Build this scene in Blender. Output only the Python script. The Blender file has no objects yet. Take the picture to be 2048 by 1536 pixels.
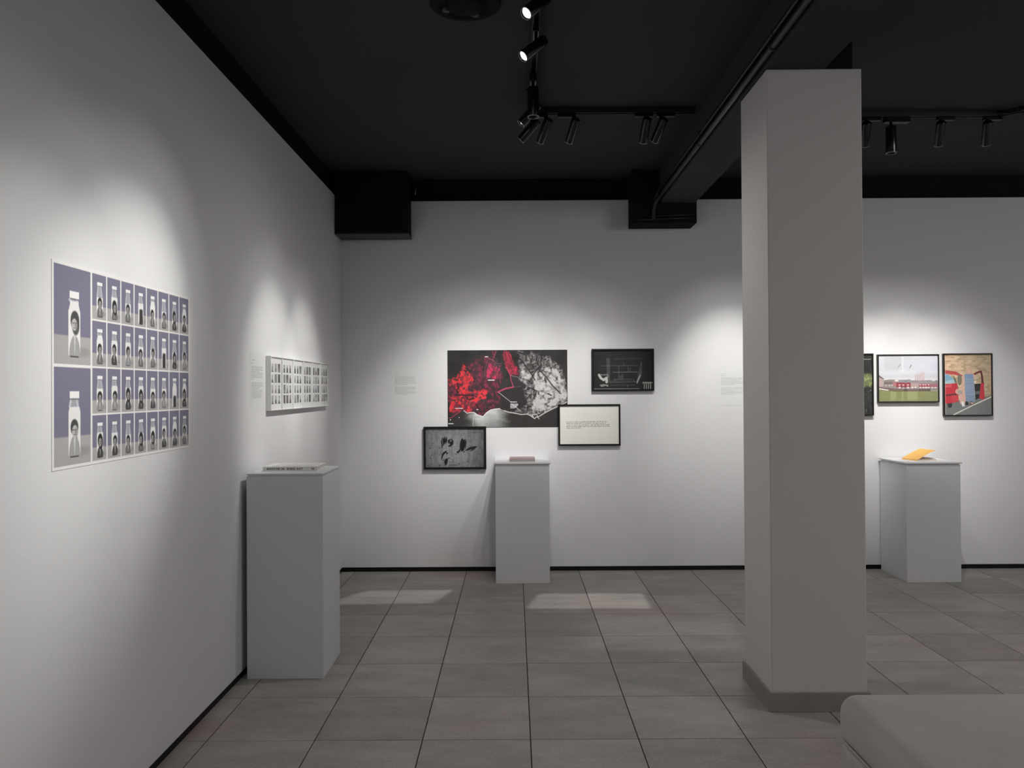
import bpy, bmesh, math, random
import numpy as np
from mathutils import Vector, Matrix

# ------------------------------------------------------------------ camera, world, lights, exposure
scene = bpy.context.scene
COL = scene.collection
PI = math.pi
rnd = random.Random(7)

cam_data = bpy.data.cameras.new('camera')
cam = bpy.data.objects.new('camera', cam_data)
COL.objects.link(cam)
cam_data.sensor_fit = 'HORIZONTAL'
cam_data.sensor_width = 36.0
cam_data.lens = 1540.0 / 2048.0 * 36.0
cam_data.clip_start = 0.05
yaw, pitch, roll = -4.0 / 1540, 12.0 / 1540, 0.006
Fw = Vector((math.sin(yaw) * math.cos(pitch), math.cos(yaw) * math.cos(pitch), math.sin(pitch)))
r0 = Fw.cross(Vector((0, 0, 1))).normalized()
u0 = r0.cross(Fw)
rr = r0 * math.cos(roll) - u0 * math.sin(roll)
uu = r0 * math.sin(roll) + u0 * math.cos(roll)
cam.matrix_world = Matrix(((rr.x, uu.x, -Fw.x, 0), (rr.y, uu.y, -Fw.y, 0), (rr.z, uu.z, -Fw.z, 1.456), (0, 0, 0, 1)))
scene.camera = cam

scene.view_settings.view_transform = 'Standard'
scene.view_settings.look = 'None'
scene.view_settings.gamma = 1.0
scene.view_settings.use_curve_mapping = False
scene.view_settings.exposure = 0.0
try:
    scene.cycles.caustics_reflective = False
    scene.cycles.caustics_refractive = False
except Exception:
    pass

world = bpy.data.worlds.new('world')
scene.world = world
world.use_nodes = True
world.node_tree.nodes['Background'].inputs[0].default_value = (0.5, 0.52, 0.55, 1)
world.node_tree.nodes['Background'].inputs[1].default_value = 0.0

def area(name, loc, target, sx, sy, power, color=(1, 1, 1)):
    d = bpy.data.lights.new(name, 'AREA')
    d.shape = 'RECTANGLE'; d.size = sx; d.size_y = sy; d.energy = power; d.color = color
    o = bpy.data.objects.new(name, d); COL.objects.link(o)
    o.location = loc
    o.rotation_euler = (Vector(target) - Vector(loc)).to_track_quat('-Z', 'Y').to_euler()
    return o
# rear light stands for the gallery behind the photographer; the others are added fills
area('rear_room_light', (-0.1, -0.7, 3.0), (0.1, 0.3, 0.0), 2.3, 2.4, 13, (1.0, 0.98, 0.99))
area('left_fill_light', (-1.25, 0.9, 1.9), (1.1, 2.3, 0.9), 1.1, 1.1, 7, (1.0, 0.97, 0.94))  # unseen fill added as wall bounce for the bench and pillar sides
area('side_fill_light', (4.6, 2.0, 3.0), (4.0, 3.2, 0.0), 1.8, 1.8, 62, (1.0, 0.975, 0.96))  # unseen fill added to brighten the right floor and plinth
SPOT_WALL = 150.0      # power of one wall spot

# ------------------------------------------------------------------ helpers
def tag(o, label=None, cat=None, group=None, kind=None):
    if label: o['label'] = label
    if cat: o['category'] = cat
    if group: o['group'] = group
    if kind: o['kind'] = kind
    return o

def empty(name, loc, label=None, cat=None, group=None, kind=None):
    o = bpy.data.objects.new(name, None)
    o.empty_display_size = 0.05
    COL.objects.link(o); o.location = loc
    return tag(o, label, cat, group, kind)

def link(name, me, mat=None, parent=None, smooth=False):
    o = bpy.data.objects.new(name, me)
    COL.objects.link(o)
    if mat is not None:
        me.materials.clear(); me.materials.append(mat)
    if smooth:
        me.polygons.foreach_set('use_smooth', [True] * len(me.polygons))
    if parent is not None:
        o.parent = parent
    return o

def bm_obj(name, bm, mat, parent=None, smooth=False, loc=None):
    """bm is given in world coordinates; vertices are moved into the frame of loc / the parent"""
    base = Vector((0, 0, 0))
    p = parent
    while p is not None:
        base += Vector(p.location); p = p.parent
    off = base
    if loc is not None and parent is None:
        off = Vector(loc)
    bmesh.ops.translate(bm, verts=bm.verts, vec=-off)
    bmesh.ops.recalc_face_normals(bm, faces=bm.faces)
    me = bpy.data.meshes.new(name)
    bm.to_mesh(me); bm.free()
    o = link(name, me, mat, parent, smooth)
    if loc is not None and parent is None:
        o.location = loc
    return o

def add_box(bm, a, b, bev=0.0, seg=2):
    x0, y0, z0 = a; x1, y1, z1 = b
    vs = [bm.verts.new(p) for p in ((x0, y0, z0), (x1, y0, z0), (x1, y1, z0), (x0, y1, z0), (x0, y0, z1), (x1, y0, z1), (x1, y1, z1), (x0, y1, z1))]
    fs = [bm.faces.new([vs[i] for i in q]) for q in ((0, 3, 2, 1), (4, 5, 6, 7), (0, 1, 5, 4), (1, 2, 6, 5), (2, 3, 7, 6), (3, 0, 4, 7))]
    if bev > 0:
        es = set(e for f in fs for e in f.edges)
        bmesh.ops.bevel(bm, geom=list(es), offset=bev, segments=seg, profile=0.5, affect='EDGES')

def pane(name, pts, matl, parent):
    bm = bmesh.new(); bm.faces.new([bm.verts.new(p) for p in pts])
    return bm_obj(name, bm, matl, parent)

def box(name, a, b, mat, parent=None, bev=0.0, seg=2, loc=None, smooth=False):
    bm = bmesh.new(); add_box(bm, a, b, bev, seg)
    return bm_obj(name, bm, mat, parent, smooth, loc)

def frame_of(d):
    d = Vector(d).normalized()
    s = d.cross(Vector((0, 0, 1)))
    if s.length < 1e-4: s = Vector((1, 0, 0))
    s.normalize()
    return s, d.cross(s).normalized(), d

def add_lathe(bm, o, d, prof, n=28, closed=True):
    """prof = [(distance along d, radius)]"""
    s, t, d = frame_of(d); o = Vector(o)
    rings = []
    for h, r in prof:
        if r <= 1e-6:
            rings.append([bm.verts.new(o + d * h)])
        else:
            rings.append([bm.verts.new(o + d * h + (s * math.cos(2 * PI * k / n) + t * math.sin(2 * PI * k / n)) * r) for k in range(n)])
    for A, B in zip(rings, rings[1:]):
        if len(A) == 1 and len(B) == 1: continue
        for k in range(n):
            k2 = (k + 1) % n
            if len(A) == 1: bm.faces.new((A[0], B[k2], B[k]))
            elif len(B) == 1: bm.faces.new((A[k], A[k2], B[0]))
            else: bm.faces.new((A[k], A[k2], B[k2], B[k]))

def add_tube(bm, pts, r, n=10):
    pts = [Vector(p) for p in pts]
    rings = []
    for i, p in enumerate(pts):
        a = pts[max(i - 1, 0)]; b = pts[min(i + 1, len(pts) - 1)]
        s, t, d = frame_of(b - a)
        rings.append([bm.verts.new(p + (s * math.cos(2 * PI * k / n) + t * math.sin(2 * PI * k / n)) * r) for k in range(n)])
    for A, B in zip(rings, rings[1:]):
        for k in range(n):
            bm.faces.new((A[k], A[(k + 1) % n], B[(k + 1) % n], B[k]))
    bm.faces.new(rings[0][::-1]); bm.faces.new(rings[-1])

# ------------------------------------------------------------------ materials
def s2l(c):
    c = np.asarray(c, dtype=np.float64)
    return np.where(c <= 0.04045, c / 12.92, ((c + 0.055) / 1.055) ** 2.4)

def mat(name, rgb, rough=0.6, bump=0.0, bscale=60.0, var=0.0, vscale=2.0, metal=0.0, spec=0.5, sheen=0.0, coords='Object'):
    m = bpy.data.materials.new(name); m.use_nodes = True
    nt = m.node_tree; b = nt.nodes['Principled BSDF']
    b.inputs['Base Color'].default_value = (*rgb, 1)
    b.inputs['Roughness'].default_value = rough
    b.inputs['Metallic'].default_value = metal
    b.inputs['Specular IOR Level'].default_value = spec
    if sheen: b.inputs['Sheen Weight'].default_value = sheen
    tc = nt.nodes.new('ShaderNodeTexCoord')
    if var > 0:
        n = nt.nodes.new('ShaderNodeTexNoise'); n.inputs['Scale'].default_value = vscale; n.inputs['Detail'].default_value = 5
        nt.links.new(tc.outputs[coords], n.inputs['Vector'])
        mx = nt.nodes.new('ShaderNodeMix'); mx.data_type = 'RGBA'
        mx.inputs[6].default_value = (*[max(0, c * (1 - var)) for c in rgb], 1)
        mx.inputs[7].default_value = (*[min(1, c * (1 + var)) for c in rgb], 1)
        nt.links.new(n.outputs['Fac'], mx.inputs[0])
        nt.links.new(mx.outputs[2], b.inputs['Base Color'])
    if bump > 0:
        n2 = nt.nodes.new('ShaderNodeTexNoise'); n2.inputs['Scale'].default_value = bscale; n2.inputs['Detail'].default_value = 3
        nt.links.new(tc.outputs[coords], n2.inputs['Vector'])
        bp = nt.nodes.new('ShaderNodeBump'); bp.inputs['Strength'].default_value = bump; bp.inputs['Distance'].default_value = 0.002
        nt.links.new(n2.outputs['Fac'], bp.inputs['Height'])
        nt.links.new(bp.outputs['Normal'], b.inputs['Normal'])
    return m

M = {}
M['wall'] = mat('white_wall_paint', (0.755, 0.75, 0.76), 0.75, bump=0.12, bscale=140, var=0.012, vscale=1.5, spec=0.25)
M['pillar'] = mat('pillar_plaster', (0.68, 0.665, 0.655), 0.8, bump=0.25, bscale=90, var=0.03, vscale=2.5, spec=0.2)
M['plinth'] = mat('white_plinth_lacquer', (0.72, 0.72, 0.735), 0.5, bump=0.05, bscale=60, var=0.01, spec=0.3)
M['ceiling'] = mat('black_ceiling_paint', (0.044, 0.050, 0.051), 0.9, bump=0.4, bscale=45, var=0.12, vscale=1.2, spec=0.15)
M['blackwall'] = mat('black_wall_paint', (0.012, 0.013, 0.017), 0.85, bump=0.3, bscale=50, spec=0.1)
M['base'] = mat('black_skirting', (0.010, 0.010, 0.010), 0.6, spec=0.2)
M['track'] = mat('black_track_metal', (0.012, 0.012, 0.013), 0.38, spec=0.5)
M['lamp'] = mat('black_lamp_enamel', (0.006, 0.006, 0.007), 0.2, spec=0.6)
M['rim'] = mat('brushed_rim_metal', (0.35, 0.35, 0.36), 0.35, metal=0.7)
M['frame'] = mat('black_picture_frame', (0.009, 0.009, 0.009), 0.4, spec=0.3)
M['wframe'] = mat('white_picture_frame', (0.84, 0.84, 0.84), 0.45, spec=0.3)
M['grout'] = mat('dark_grout', (0.035, 0.033, 0.030), 0.95, var=0.3, vscale=8)
M['skirt'] = mat('grey_tile_skirting', (0.29, 0.275, 0.255), 0.5, var=0.18, vscale=9, bump=0.15)
M['fabric'] = mat('beige_velour', (0.52, 0.485, 0.435), 0.95, bump=0.5, bscale=420, var=0.10, vscale=3.5, sheen=0.35, spec=0.1)
M['leg'] = mat('dark_bench_foot', (0.02, 0.018, 0.016), 0.5)
M['paper'] = mat('white_paper', (0.78, 0.77, 0.75), 0.7)
M['pages'] = mat('page_edges', (0.66, 0.64, 0.60), 0.8, var=0.08, vscale=90)
M['ink'] = mat('black_ink', (0.02, 0.02, 0.02), 0.6)
M['pink'] = mat('pale_pink_cover', (0.50, 0.36, 0.36), 0.5, var=0.08, vscale=25)
M['greycover'] = mat('grey_cover', (0.36, 0.34, 0.33), 0.6)
M['orange'] = mat('orange_card', (0.85, 0.47, 0.12), 0.6, var=0.03)
M['inner'] = mat('book_inside_page', (0.50, 0.40, 0.37), 0.7, var=0.2, vscale=30)

# tiles: grey stoneware, each its own tone, cloudy speckle
def tile_material():
    m = bpy.data.materials.new('stoneware_tile'); m.use_nodes = True
    nt = m.node_tree; L = nt.links; N = nt.nodes
    b = N['Principled BSDF']
    oi = N.new('ShaderNodeObjectInfo'); geo = N.new('ShaderNodeNewGeometry')
    comb = N.new('ShaderNodeVectorMath'); comb.operation = 'SCALE'; comb.inputs[0].default_value = (37, 21, 11)
    L.new(oi.outputs['Random'], comb.inputs['Scale'])
    add = N.new('ShaderNodeVectorMath'); add.operation = 'ADD'
    L.new(geo.outputs['Position'], add.inputs[0]); L.new(comb.outputs[0], add.inputs[1])
    st = N.new('ShaderNodeVectorMath'); st.operation = 'MULTIPLY'; st.inputs[1].default_value = (1.0, 2.4, 1)
    L.new(add.outputs[0], st.inputs[0])
    n1 = N.new('ShaderNodeTexNoise'); n1.inputs['Scale'].default_value = 3.2; n1.inputs['Detail'].default_value = 7; n1.inputs['Roughness'].default_value = 0.62
    n2 = N.new('ShaderNodeTexNoise'); n2.inputs['Scale'].default_value = 90; n2.inputs['Detail'].default_value = 3
    n3 = N.new('ShaderNodeTexNoise'); n3.inputs['Scale'].default_value = 1.1; n3.inputs['Detail'].default_value = 2
    L.new(st.outputs[0], n1.inputs['Vector']); L.new(geo.outputs['Position'], n2.inputs['Vector']); L.new(geo.outputs['Position'], n3.inputs['Vector'])
    r1 = N.new('ShaderNodeValToRGB'); r1.color_ramp.elements[0].position = 0.28; r1.color_ramp.elements[1].position = 0.75
    r1.color_ramp.elements[0].color = (0.30, 0.288, 0.266, 1); r1.color_ramp.elements[1].color = (0.46, 0.442, 0.416, 1)
    L.new(n1.outputs['Fac'], r1.inputs[0])
    r2 = N.new('ShaderNodeValToRGB'); r2.color_ramp.elements[0].position = 0.3; r2.color_ramp.elements[1].position = 0.72
    r2.color_ramp.elements[0].color = (0.86, 0.86, 0.86, 1); r2.color_ramp.elements[1].color = (1.12, 1.12, 1.12, 1)
    L.new(n2.outputs['Fac'], r2.inputs[0])
    mu = N.new('ShaderNodeMix'); mu.data_type = 'RGBA'; mu.blend_type = 'MULTIPLY'; mu.inputs[0].default_value = 1
    L.new(r1.outputs[0], mu.inputs[6]); L.new(r2.outputs[0], mu.inputs[7])
    # some patches lean to a dull pink
    r3 = N.new('ShaderNodeValToRGB'); r3.color_ramp.elements[0].position = 0.52; r3.color_ramp.elements[1].position = 0.68
    r3.color_ramp.elements[0].color = (1, 1, 1, 1); r3.color_ramp.elements[1].color = (1.10, 0.94, 0.96, 1)
    L.new(n3.outputs['Fac'], r3.inputs[0])
    mu2 = N.new('ShaderNodeMix'); mu2.data_type = 'RGBA'; mu2.blend_type = 'MULTIPLY'; mu2.inputs[0].default_value = 1
    L.new(mu.outputs[2], mu2.inputs[6]); L.new(r3.outputs[0], mu2.inputs[7])
    mr = N.new('ShaderNodeMapRange'); mr.inputs['To Min'].default_value = 0.86; mr.inputs['To Max'].default_value = 1.1
    L.new(oi.outputs['Random'], mr.inputs[0])
    mu3 = N.new('ShaderNodeVectorMath'); mu3.operation = 'SCALE'
    L.new(mu2.outputs[2], mu3.inputs[0]); L.new(mr.outputs[0], mu3.inputs['Scale'])
    L.new(mu3.outputs[0], b.inputs['Base Color'])
    b.inputs['Roughness'].default_value = 0.42
    b.inputs['Specular IOR Level'].default_value = 0.4
    bp = N.new('ShaderNodeBump'); bp.inputs['Strength'].default_value = 0.25; bp.inputs['Distance'].default_value = 0.002
    L.new(n2.outputs['Fac'], bp.inputs['Height']); L.new(bp.outputs['Normal'], b.inputs['Normal'])
    return m
M['tile'] = tile_material()

def print_material(name, rough=0.5, spec=0.3):
    m = bpy.data.materials.new(name); m.use_nodes = True
    nt = m.node_tree; b = nt.nodes['Principled BSDF']
    a = nt.nodes.new('ShaderNodeAttribute'); a.attribute_name = 'ink'
    nt.links.new(a.outputs['Color'], b.inputs['Base Color'])
    b.inputs['Roughness'].default_value = rough; b.inputs['Specular IOR Level'].default_value = spec
    return m
M['print'] = print_material('printed_paper')

def glass_material():
    m = bpy.data.materials.new('picture_glass'); m.use_nodes = True
    nt = m.node_tree; N = nt.nodes; L = nt.links
    for n in list(N):
        if n.type == 'BSDF_PRINCIPLED': N.remove(n)
    out = [n for n in N if n.type == 'OUTPUT_MATERIAL'][0]
    t = N.new('ShaderNodeBsdfTransparent'); t.inputs[0].default_value = (0.985, 0.985, 0.985, 1)
    g = N.new('ShaderNodeBsdfGlossy'); g.inputs['Roughness'].default_value = 0.02
    lw = N.new('ShaderNodeLayerWeight'); lw.inputs['Blend'].default_value = 0.5
    pw = N.new('ShaderNodeMath'); pw.operation = 'POWER'; pw.inputs[1].default_value = 5.0
    L.new(lw.outputs['Facing'], pw.inputs[0])
    fr = N.new('ShaderNodeMapRange'); fr.inputs['To Min'].default_value = 0.03; fr.inputs['To Max'].default_value = 1.0
    L.new(pw.outputs[0], fr.inputs[0])
    mx = N.new('ShaderNodeMixShader')
    L.new(fr.outputs[0], mx.inputs[0]); L.new(t.outputs[0], mx.inputs[1]); L.new(g.outputs[0], mx.inputs[2])
    L.new(mx.outputs[0], out.inputs[0])
    return m
M['glass'] = glass_material()

def emission(name, c, s):
    m = bpy.data.materials.new(name); m.use_nodes = True
    nt = m.node_tree; b = nt.nodes['Principled BSDF']
    b.inputs['Base Color'].default_value = (0.8, 0.8, 0.8, 1)
    b.inputs['Emission Color'].default_value = (*c, 1); b.inputs['Emission Strength'].default_value = s
    return m
M['lens_on'] = emission('lit_lens', (1.0, 0.97, 0.92), 9.0)
M['lens_off'] = mat('dark_lens', (0.02, 0.02, 0.022), 0.2)

# ------------------------------------------------------------------ painting of flat prints (colour per grid point)
class Canvas:
    """colours of a print: u to the right, v down, both in 0..1; c is sRGB 0..255"""
    def __init__(self, nx, ny, w, h, c=(255, 255, 255)):
        self.nx, self.ny, self.w, self.h = nx, ny, w, h
        self.a = np.zeros((ny, nx, 3)); self.a[:] = c
        u = np.linspace(0, 1, nx); v = np.linspace(0, 1, ny)
        self.U, self.V = np.meshgrid(u, v)
        self.px = w / (nx - 1)
    def put(self, m, c, al=1.0):
        m = np.clip(m, 0, 1)[..., None] * al
        self.a = self.a * (1 - m) + np.asarray(c, float) * m
    def rect(self, u0_, v0_, u1, v1, c, al=1.0, soft=0.0):
        s = max(soft, self.px * 0.6)
        X = self.U * self.w; Y = self.V * self.h
        m = np.clip((X - u0_ * self.w) / s + .5, 0, 1) * np.clip((u1 * self.w - X) / s + .5, 0, 1) * np.clip((Y - v0_ * self.h) / s + .5, 0, 1) * np.clip((v1 * self.h - Y) / s + .5, 0, 1)
        self.put(m, c, al)
    def ell(self, cu, cv, ru, rv, c, al=1.0, soft=0.15):
        d = np.sqrt(((self.U - cu) / ru) ** 2 + ((self.V - cv) / rv) ** 2)
        self.put((1 - d) / soft + .5, c, al)
    def poly(self, pts, c, al=1.0, mask=None):
        m = self.inside(pts).astype(float)
        if mask is not None: m = m * mask
        self.put(m, c, al)
    def inside(self, pts):
        m = np.zeros(self.U.shape, bool); n = len(pts)
        for i in range(n):
            x1, y1 = pts[i]; x2, y2 = pts[(i + 1) % n]
            if y1 == y2: continue
            cnd = (self.V > min(y1, y2)) & (self.V <= max(y1, y2))
            xi = (self.V - y1) * (x2 - x1) / (y2 - y1) + x1
            m ^= cnd & (self.U < xi)
        return m
    def line(self, pts, wd, c, al=1.0, soft=None, taper=False):
        s = soft if soft else self.px
        X = self.U * self.w; Y = self.V * self.h
        best = np.zeros(self.U.shape)
        n = len(pts) - 1
        for i in range(n):
            x1, y1 = pts[i][0] * self.w, pts[i][1] * self.h; x2, y2 = pts[i + 1][0] * self.w, pts[i + 1][1] * self.h
            dx, dy = x2 - x1, y2 - y1; l2 = dx * dx + dy * dy + 1e-12
            t = np.clip(((X - x1) * dx + (Y - y1) * dy) / l2, 0, 1)
            d = np.hypot(X - x1 - t * dx, Y - y1 - t * dy)
            ww = wd
            if taper: ww = wd * (0.35 + 0.65 * np.sin(PI * (i + t) / n))
            best = np.maximum(best, np.clip((ww / 2 - d) / s + .5, 0, 1))
        self.put(best, c, al)

def vnoise(x, y, seed):
    r = np.random.RandomState(seed); T = r.rand(64, 64)
    xi = np.floor(x).astype(int); yi = np.floor(y).astype(int)
    fx = x - xi; fy = y - yi; fx = fx * fx * (3 - 2 * fx); fy = fy * fy * (3 - 2 * fy)
    g = lambda a, b: T[a % 64, b % 64]
    return (g(xi, yi) * (1 - fx) + g(xi + 1, yi) * fx) * (1 - fy) + (g(xi, yi + 1) * (1 - fx) + g(xi + 1, yi + 1) * fx) * fy
def fbm(x, y, seed, oc=4):
    s = 0; a = 0.5; t = 0
    for k in range(oc):
        s = s + a * vnoise(x * 2 ** k, y * 2 ** k, seed + k); t += a; a *= .55
    return s / t
def ridge(x, y, seed, oc=3):
    s = 0; a = 0.6; t = 0
    for k in range(oc):
        s = s + a * (1 - np.abs(2 * vnoise(x * 2 ** k, y * 2 ** k, seed + k) - 1)) ** 3; t += a; a *= .6
    return s / t

def print_obj(name, cv, origin, ex, ez, thick, parent, matl=None, sub=None):
    """sheet whose front carries the canvas colours. origin = top-left of the front, ex to the right, ez downwards"""
    ex = Vector(ex).normalized(); ez = Vector(ez).normalized(); nrm = ez.cross(ex).normalized()
    nx, ny = cv.nx, cv.ny
    base = Vector((0, 0, 0)); p = parent
    while p is not None:
        base += Vector(p.location); p = p.parent
    O = Vector(origin) - base
    P = np.zeros((ny, nx, 3))
    for k in range(3):
        P[..., k] = O[k] + cv.U * cv.w * ex[k] + cv.V * cv.h * ez[k]
    V = P.reshape(-1, 3)
    idx = np.arange(nx * ny).reshape(ny, nx)
    q = np.stack([idx[:-1, :-1], idx[:-1, 1:], idx[1:, 1:], idx[1:, :-1]], -1).reshape(-1, 4)
    cor = [idx[0, 0], idx[0, -1], idx[-1, -1], idx[-1, 0]]
    fr = Vector((0, 0, 0))
    # four back corners
    bk = []
    for i in cor:
        bk.append(V[i] - np.array([*(nrm * thick)]))
    V = np.vstack([V, np.array(bk)]); nb = nx * ny
    faces = q.tolist()
    for a in range(4):
        b2 = (a + 1) % 4
        faces.append([int(cor[b2]), int(cor[a]), nb + a, nb + b2])
    faces.append([nb + 3, nb + 2, nb + 1, nb])
    # front must face along nrm
    me = bpy.data.meshes.new(name)
    e1 = V[q[0][1]] - V[q[0][0]]; e2 = V[q[0][3]] - V[q[0][0]]
    if np.dot(np.cross(e1, e2), np.array([*nrm])) < 0:
        faces = [f[::-1] for f in faces]
    me.from_pydata(V.tolist(), [], faces)
    ca = me.color_attributes.new('ink', 'FLOAT_COLOR', 'POINT')
    c = s2l(np.clip(cv.a, 0, 255) / 255.0).reshape(-1, 3)
    c = np.vstack([c, c[[0, nx - 1, nx * ny - 1, nx * (ny - 1)]]])
    c = np.hstack([c, np.ones((len(c), 1))]).astype(np.float32)
    ca.data.foreach_set('color', c.ravel())
    me.update()
    return link(name, me, matl or M['print'], parent)

# ------------------------------------------------------------------ the room
XL, YB, YF, XR = -1.388, 6.2, -3.6, 6.3
ZT, ZC = 2.985, 3.17
def structure(o):
    o['kind'] = 'structure'; return o

# walls: white lining boards up to 2.985 m standing in front of black masonry
wl = structure(box('wall_left', (XL - 0.04, YF, 0.035), (XL, YB, ZT), M['wall'], bev=0.003, seg=1))
box('black_upper_band', (XL - 0.09, YF, 0.0), (XL - 0.0405, YB + 0.1, ZC), M['blackwall'], wl)
wb = structure(box('wall_back', (XL - 0.04, YB, 0.035), (XR, YB + 0.04, ZT), M['wall'], bev=0.003, seg=1))
box('black_upper_band', (XL - 0.09, YB + 0.0405, 0.0), (XR, YB + 0.1, ZC), M['blackwall'], wb)
structure(box('wall_right', (XR, YF, 0.0), (XR + 0.1, YB + 0.1, ZC), M['wall']))
structure(box('wall_front', (XL - 0.09, YF - 0.1, 0.0), (XR + 0.1, YF, ZC), M['wall']))
structure(box('ceiling', (XL - 0.09, YF - 0.1, ZC), (XR + 0.1, YB + 0.1, ZC + 0.12), M['ceiling']))
structure(box('baseboard_left', (XL - 0.04, YF, 0.0), (XL - 0.008, YB, 0.034), M['base']))
structure(box('baseboard_back', (XL - 0.04, YB + 0.008, 0.0), (XR, YB + 0.04, 0.034), M['base']))

floor = structure(box('floor', (XL - 0.09, YF - 0.1, -0.12), (XR + 0.1, YB + 0.1, -0.004), M['grout']))
def tile_bm(bm, x0, y0, x1, y1, z0=-0.006, z1=0.0):
    g = 0.0022; c = 0.0012
    x0 += g; y0 += g; x1 -= g; y1 -= g
    lo = [bm.verts.new(p) for p in ((x0, y0, z0), (x1, y0, z0), (x1, y1, z0), (x0, y1, z0))]
    mi = [bm.verts.new(p) for p in ((x0, y0, z1 - c), (x1, y0, z1 - c), (x1, y1, z1 - c), (x0, y1, z1 - c))]
    hi = [bm.verts.new(p) for p in ((x0 + c, y0 + c, z1), (x1 - c, y0 + c, z1), (x1 - c, y1 - c, z1), (x0 + c, y1 - c, z1))]
    bm.faces.new(hi)
    for k in range(4):
        k2 = (k + 1) % 4
        bm.faces.new((lo[k], lo[k2], mi[k2], mi[k])); bm.faces.new((mi[k], mi[k2], hi[k2], hi[k]))
TX, TY = 0.4505, 0.447
xs = [XL - 0.035] + [0.06 + TX * k for k in range(-3, 12)]
ys_all = [3.22 + TY * k for k in range(-15, 7)] + [YB + 0.035]
cache = {}
fieldbm = bmesh.new()
for j in range(len(ys_all) - 1):
    y0, y1 = ys_all[j], ys_all[j + 1]
    for i in range(len(xs) - 1):
        x0, x1 = xs[i], xs[i + 1]
        if y0 > 1.8:
            key = (round(x1 - x0, 3), round(y1 - y0, 3))
            if key not in cache:
                b = bmesh.new(); tile_bm(b, 0, 0, x1 - x0, y1 - y0)
                me = bpy.data.meshes.new('tile'); b.to_mesh(me); b.free(); me.materials.append(M['tile']); cache[key] = me
            t = bpy.data.objects.new('tile', cache[key]); COL.objects.link(t)
            t.parent = floor; t.location = (x0, y0, rnd.uniform(-0.0003, 0.0))
        else:
            tile_bm(fieldbm, x0, y0, x1, y1)
    tile_bm(fieldbm, xs[-1], y0, xs[-1] + TX, y1); tile_bm(fieldbm, xs[-1] + TX, y0, XR, y1)
fld = bm_obj('tile_field', fieldbm, M['tile'], floor); fld['kind'] = 'stuff'

# pillar
PX0, PX1, PY0, PY1 = 1.153, 1.585, 3.486, 3.882
pillar = empty('pillar', ((PX0 + PX1) / 2, (PY0 + PY1) / 2, 0), 'square white plastered pillar with grey tile skirting, standing in the room right of centre', 'pillar')
box('shaft', (PX0, PY0, 0.0), (PX1, PY1, 2.905), M['pillar'], pillar, bev=0.005)
box('black_capital', (PX0 + 0.01, PY0 + 0.008, 2.905), (PX1 - 0.038, PY1 - 0.01, ZC), M['blackwall'], pillar)
sk = 0.011
for a, b in (((PX0 - sk, PY0 - sk, 0.0), (PX1 + sk, PY0, 0.086)), ((PX0 - sk, PY0 + .0005, 0.0), (PX0, PY1 - .0005, 0.086)),
             ((PX1, PY0 + .0005, 0.0), (PX1 + sk, PY1 - .0005, 0.086)), ((PX0 - sk, PY1, 0.0), (PX1 + sk, PY1 + sk, 0.086))):
    box('skirting_tile', a, b, M['skirt'], pillar, bev=0.0015, seg=1)

# beam, corner boxing, beam end boxing
beam = empty('ceiling_beam', (1.28, 1.2, 2.9), 'long black ceiling beam running over the white pillar to the back wall', 'beam')
box('beam_body', (1.145, YF, 2.906), (1.422, 6.0, ZC - 0.001), M['ceiling'], beam, bev=0.004, seg=1)
bx = empty('beam_end_box', (1.18, 6.1, 2.75), 'black boxed beam end against the back wall above the framed pictures', 'boxing')
box('boxing_body', (0.93, 5.99, 2.748), (1.432, YB + 0.04, ZC - 0.001), M['blackwall'], bx, bev=0.004, seg=1)
bm = bmesh.new()
for z_, x_a, x_b in ((2.775, 0.97, 1.40), (2.80, 1.05, 1.41)):
    add_tube(bm, [(x_a, 5.982, z_), ((x_a + x_b) / 2, 5.98, z_ + 0.006), (x_b, 5.982, z_ + 0.012)], 0.006, 8)
bm_obj('cable', bm, M['track'], bx, True)
cb = empty('corner_box', (-1.1, 6.08, 2.68), 'black square boxing in the upper corner where left and back walls meet', 'boxing')
box('boxing_body', (XL + 0.002, 5.97, 2.683), (-0.822, YB + 0.04, ZC - 0.001), M['blackwall'], cb, bev=0.004, seg=1)
box('bottom_rail', (XL + 0.004, 5.962, 2.672), (-0.818, YB - 0.002, 2.684), M['track'], cb)
bm = bmesh.new(); add_tube(bm, [(-0.79, 6.225, 3.09), (-0.785, 6.2, 3.095), (-0.78, 6.185, 3.08), (-0.785, 6.18, 3.03)], 0.006, 8)
tag(bm_obj('cable_end', bm, M['rim'], None, True), 'short grey cable end sticking out of the black wall beside the corner boxing', 'cable')
root = empty('conduit', (1.122, 3.0, 2.93), 'pair of black conduits running along the left side of the ceiling beam', 'conduit')
for k, (xx, zz, r_, lb) in enumerate(((1.122, 2.93, 0.016, 'lower black conduit running along the left side of the ceiling beam'), (1.126, 2.985, 0.011, 'thinner upper black conduit along the left side of the ceiling beam'))):
    bm = bmesh.new()
    pts = [(xx, YF + 0.05, zz), (xx, 0, zz), (xx, 3.4, zz), (xx, 5.6, zz), (xx - 0.002, 5.85, zz - 0.004), (xx - 0.02, 5.93, zz - 0.03), (xx - 0.03, 5.965, zz - 0.08), (xx - 0.03, 5.975, zz - 0.15)]
    add_tube(bm, pts, r_, 12)
    bm_obj('pipe', bm, M['track'], root, True)
    for yy in (0.6, 2.0, 3.3, 4.6):
        bm = bmesh.new(); add_lathe(bm, (xx, yy, zz), (0, 1, 0), [(0, r_), (0, r_ + .004), (.02, r_ + .004), (.02, r_)], 12); bm_obj('clip', bm, M['track'], root, True)

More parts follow.
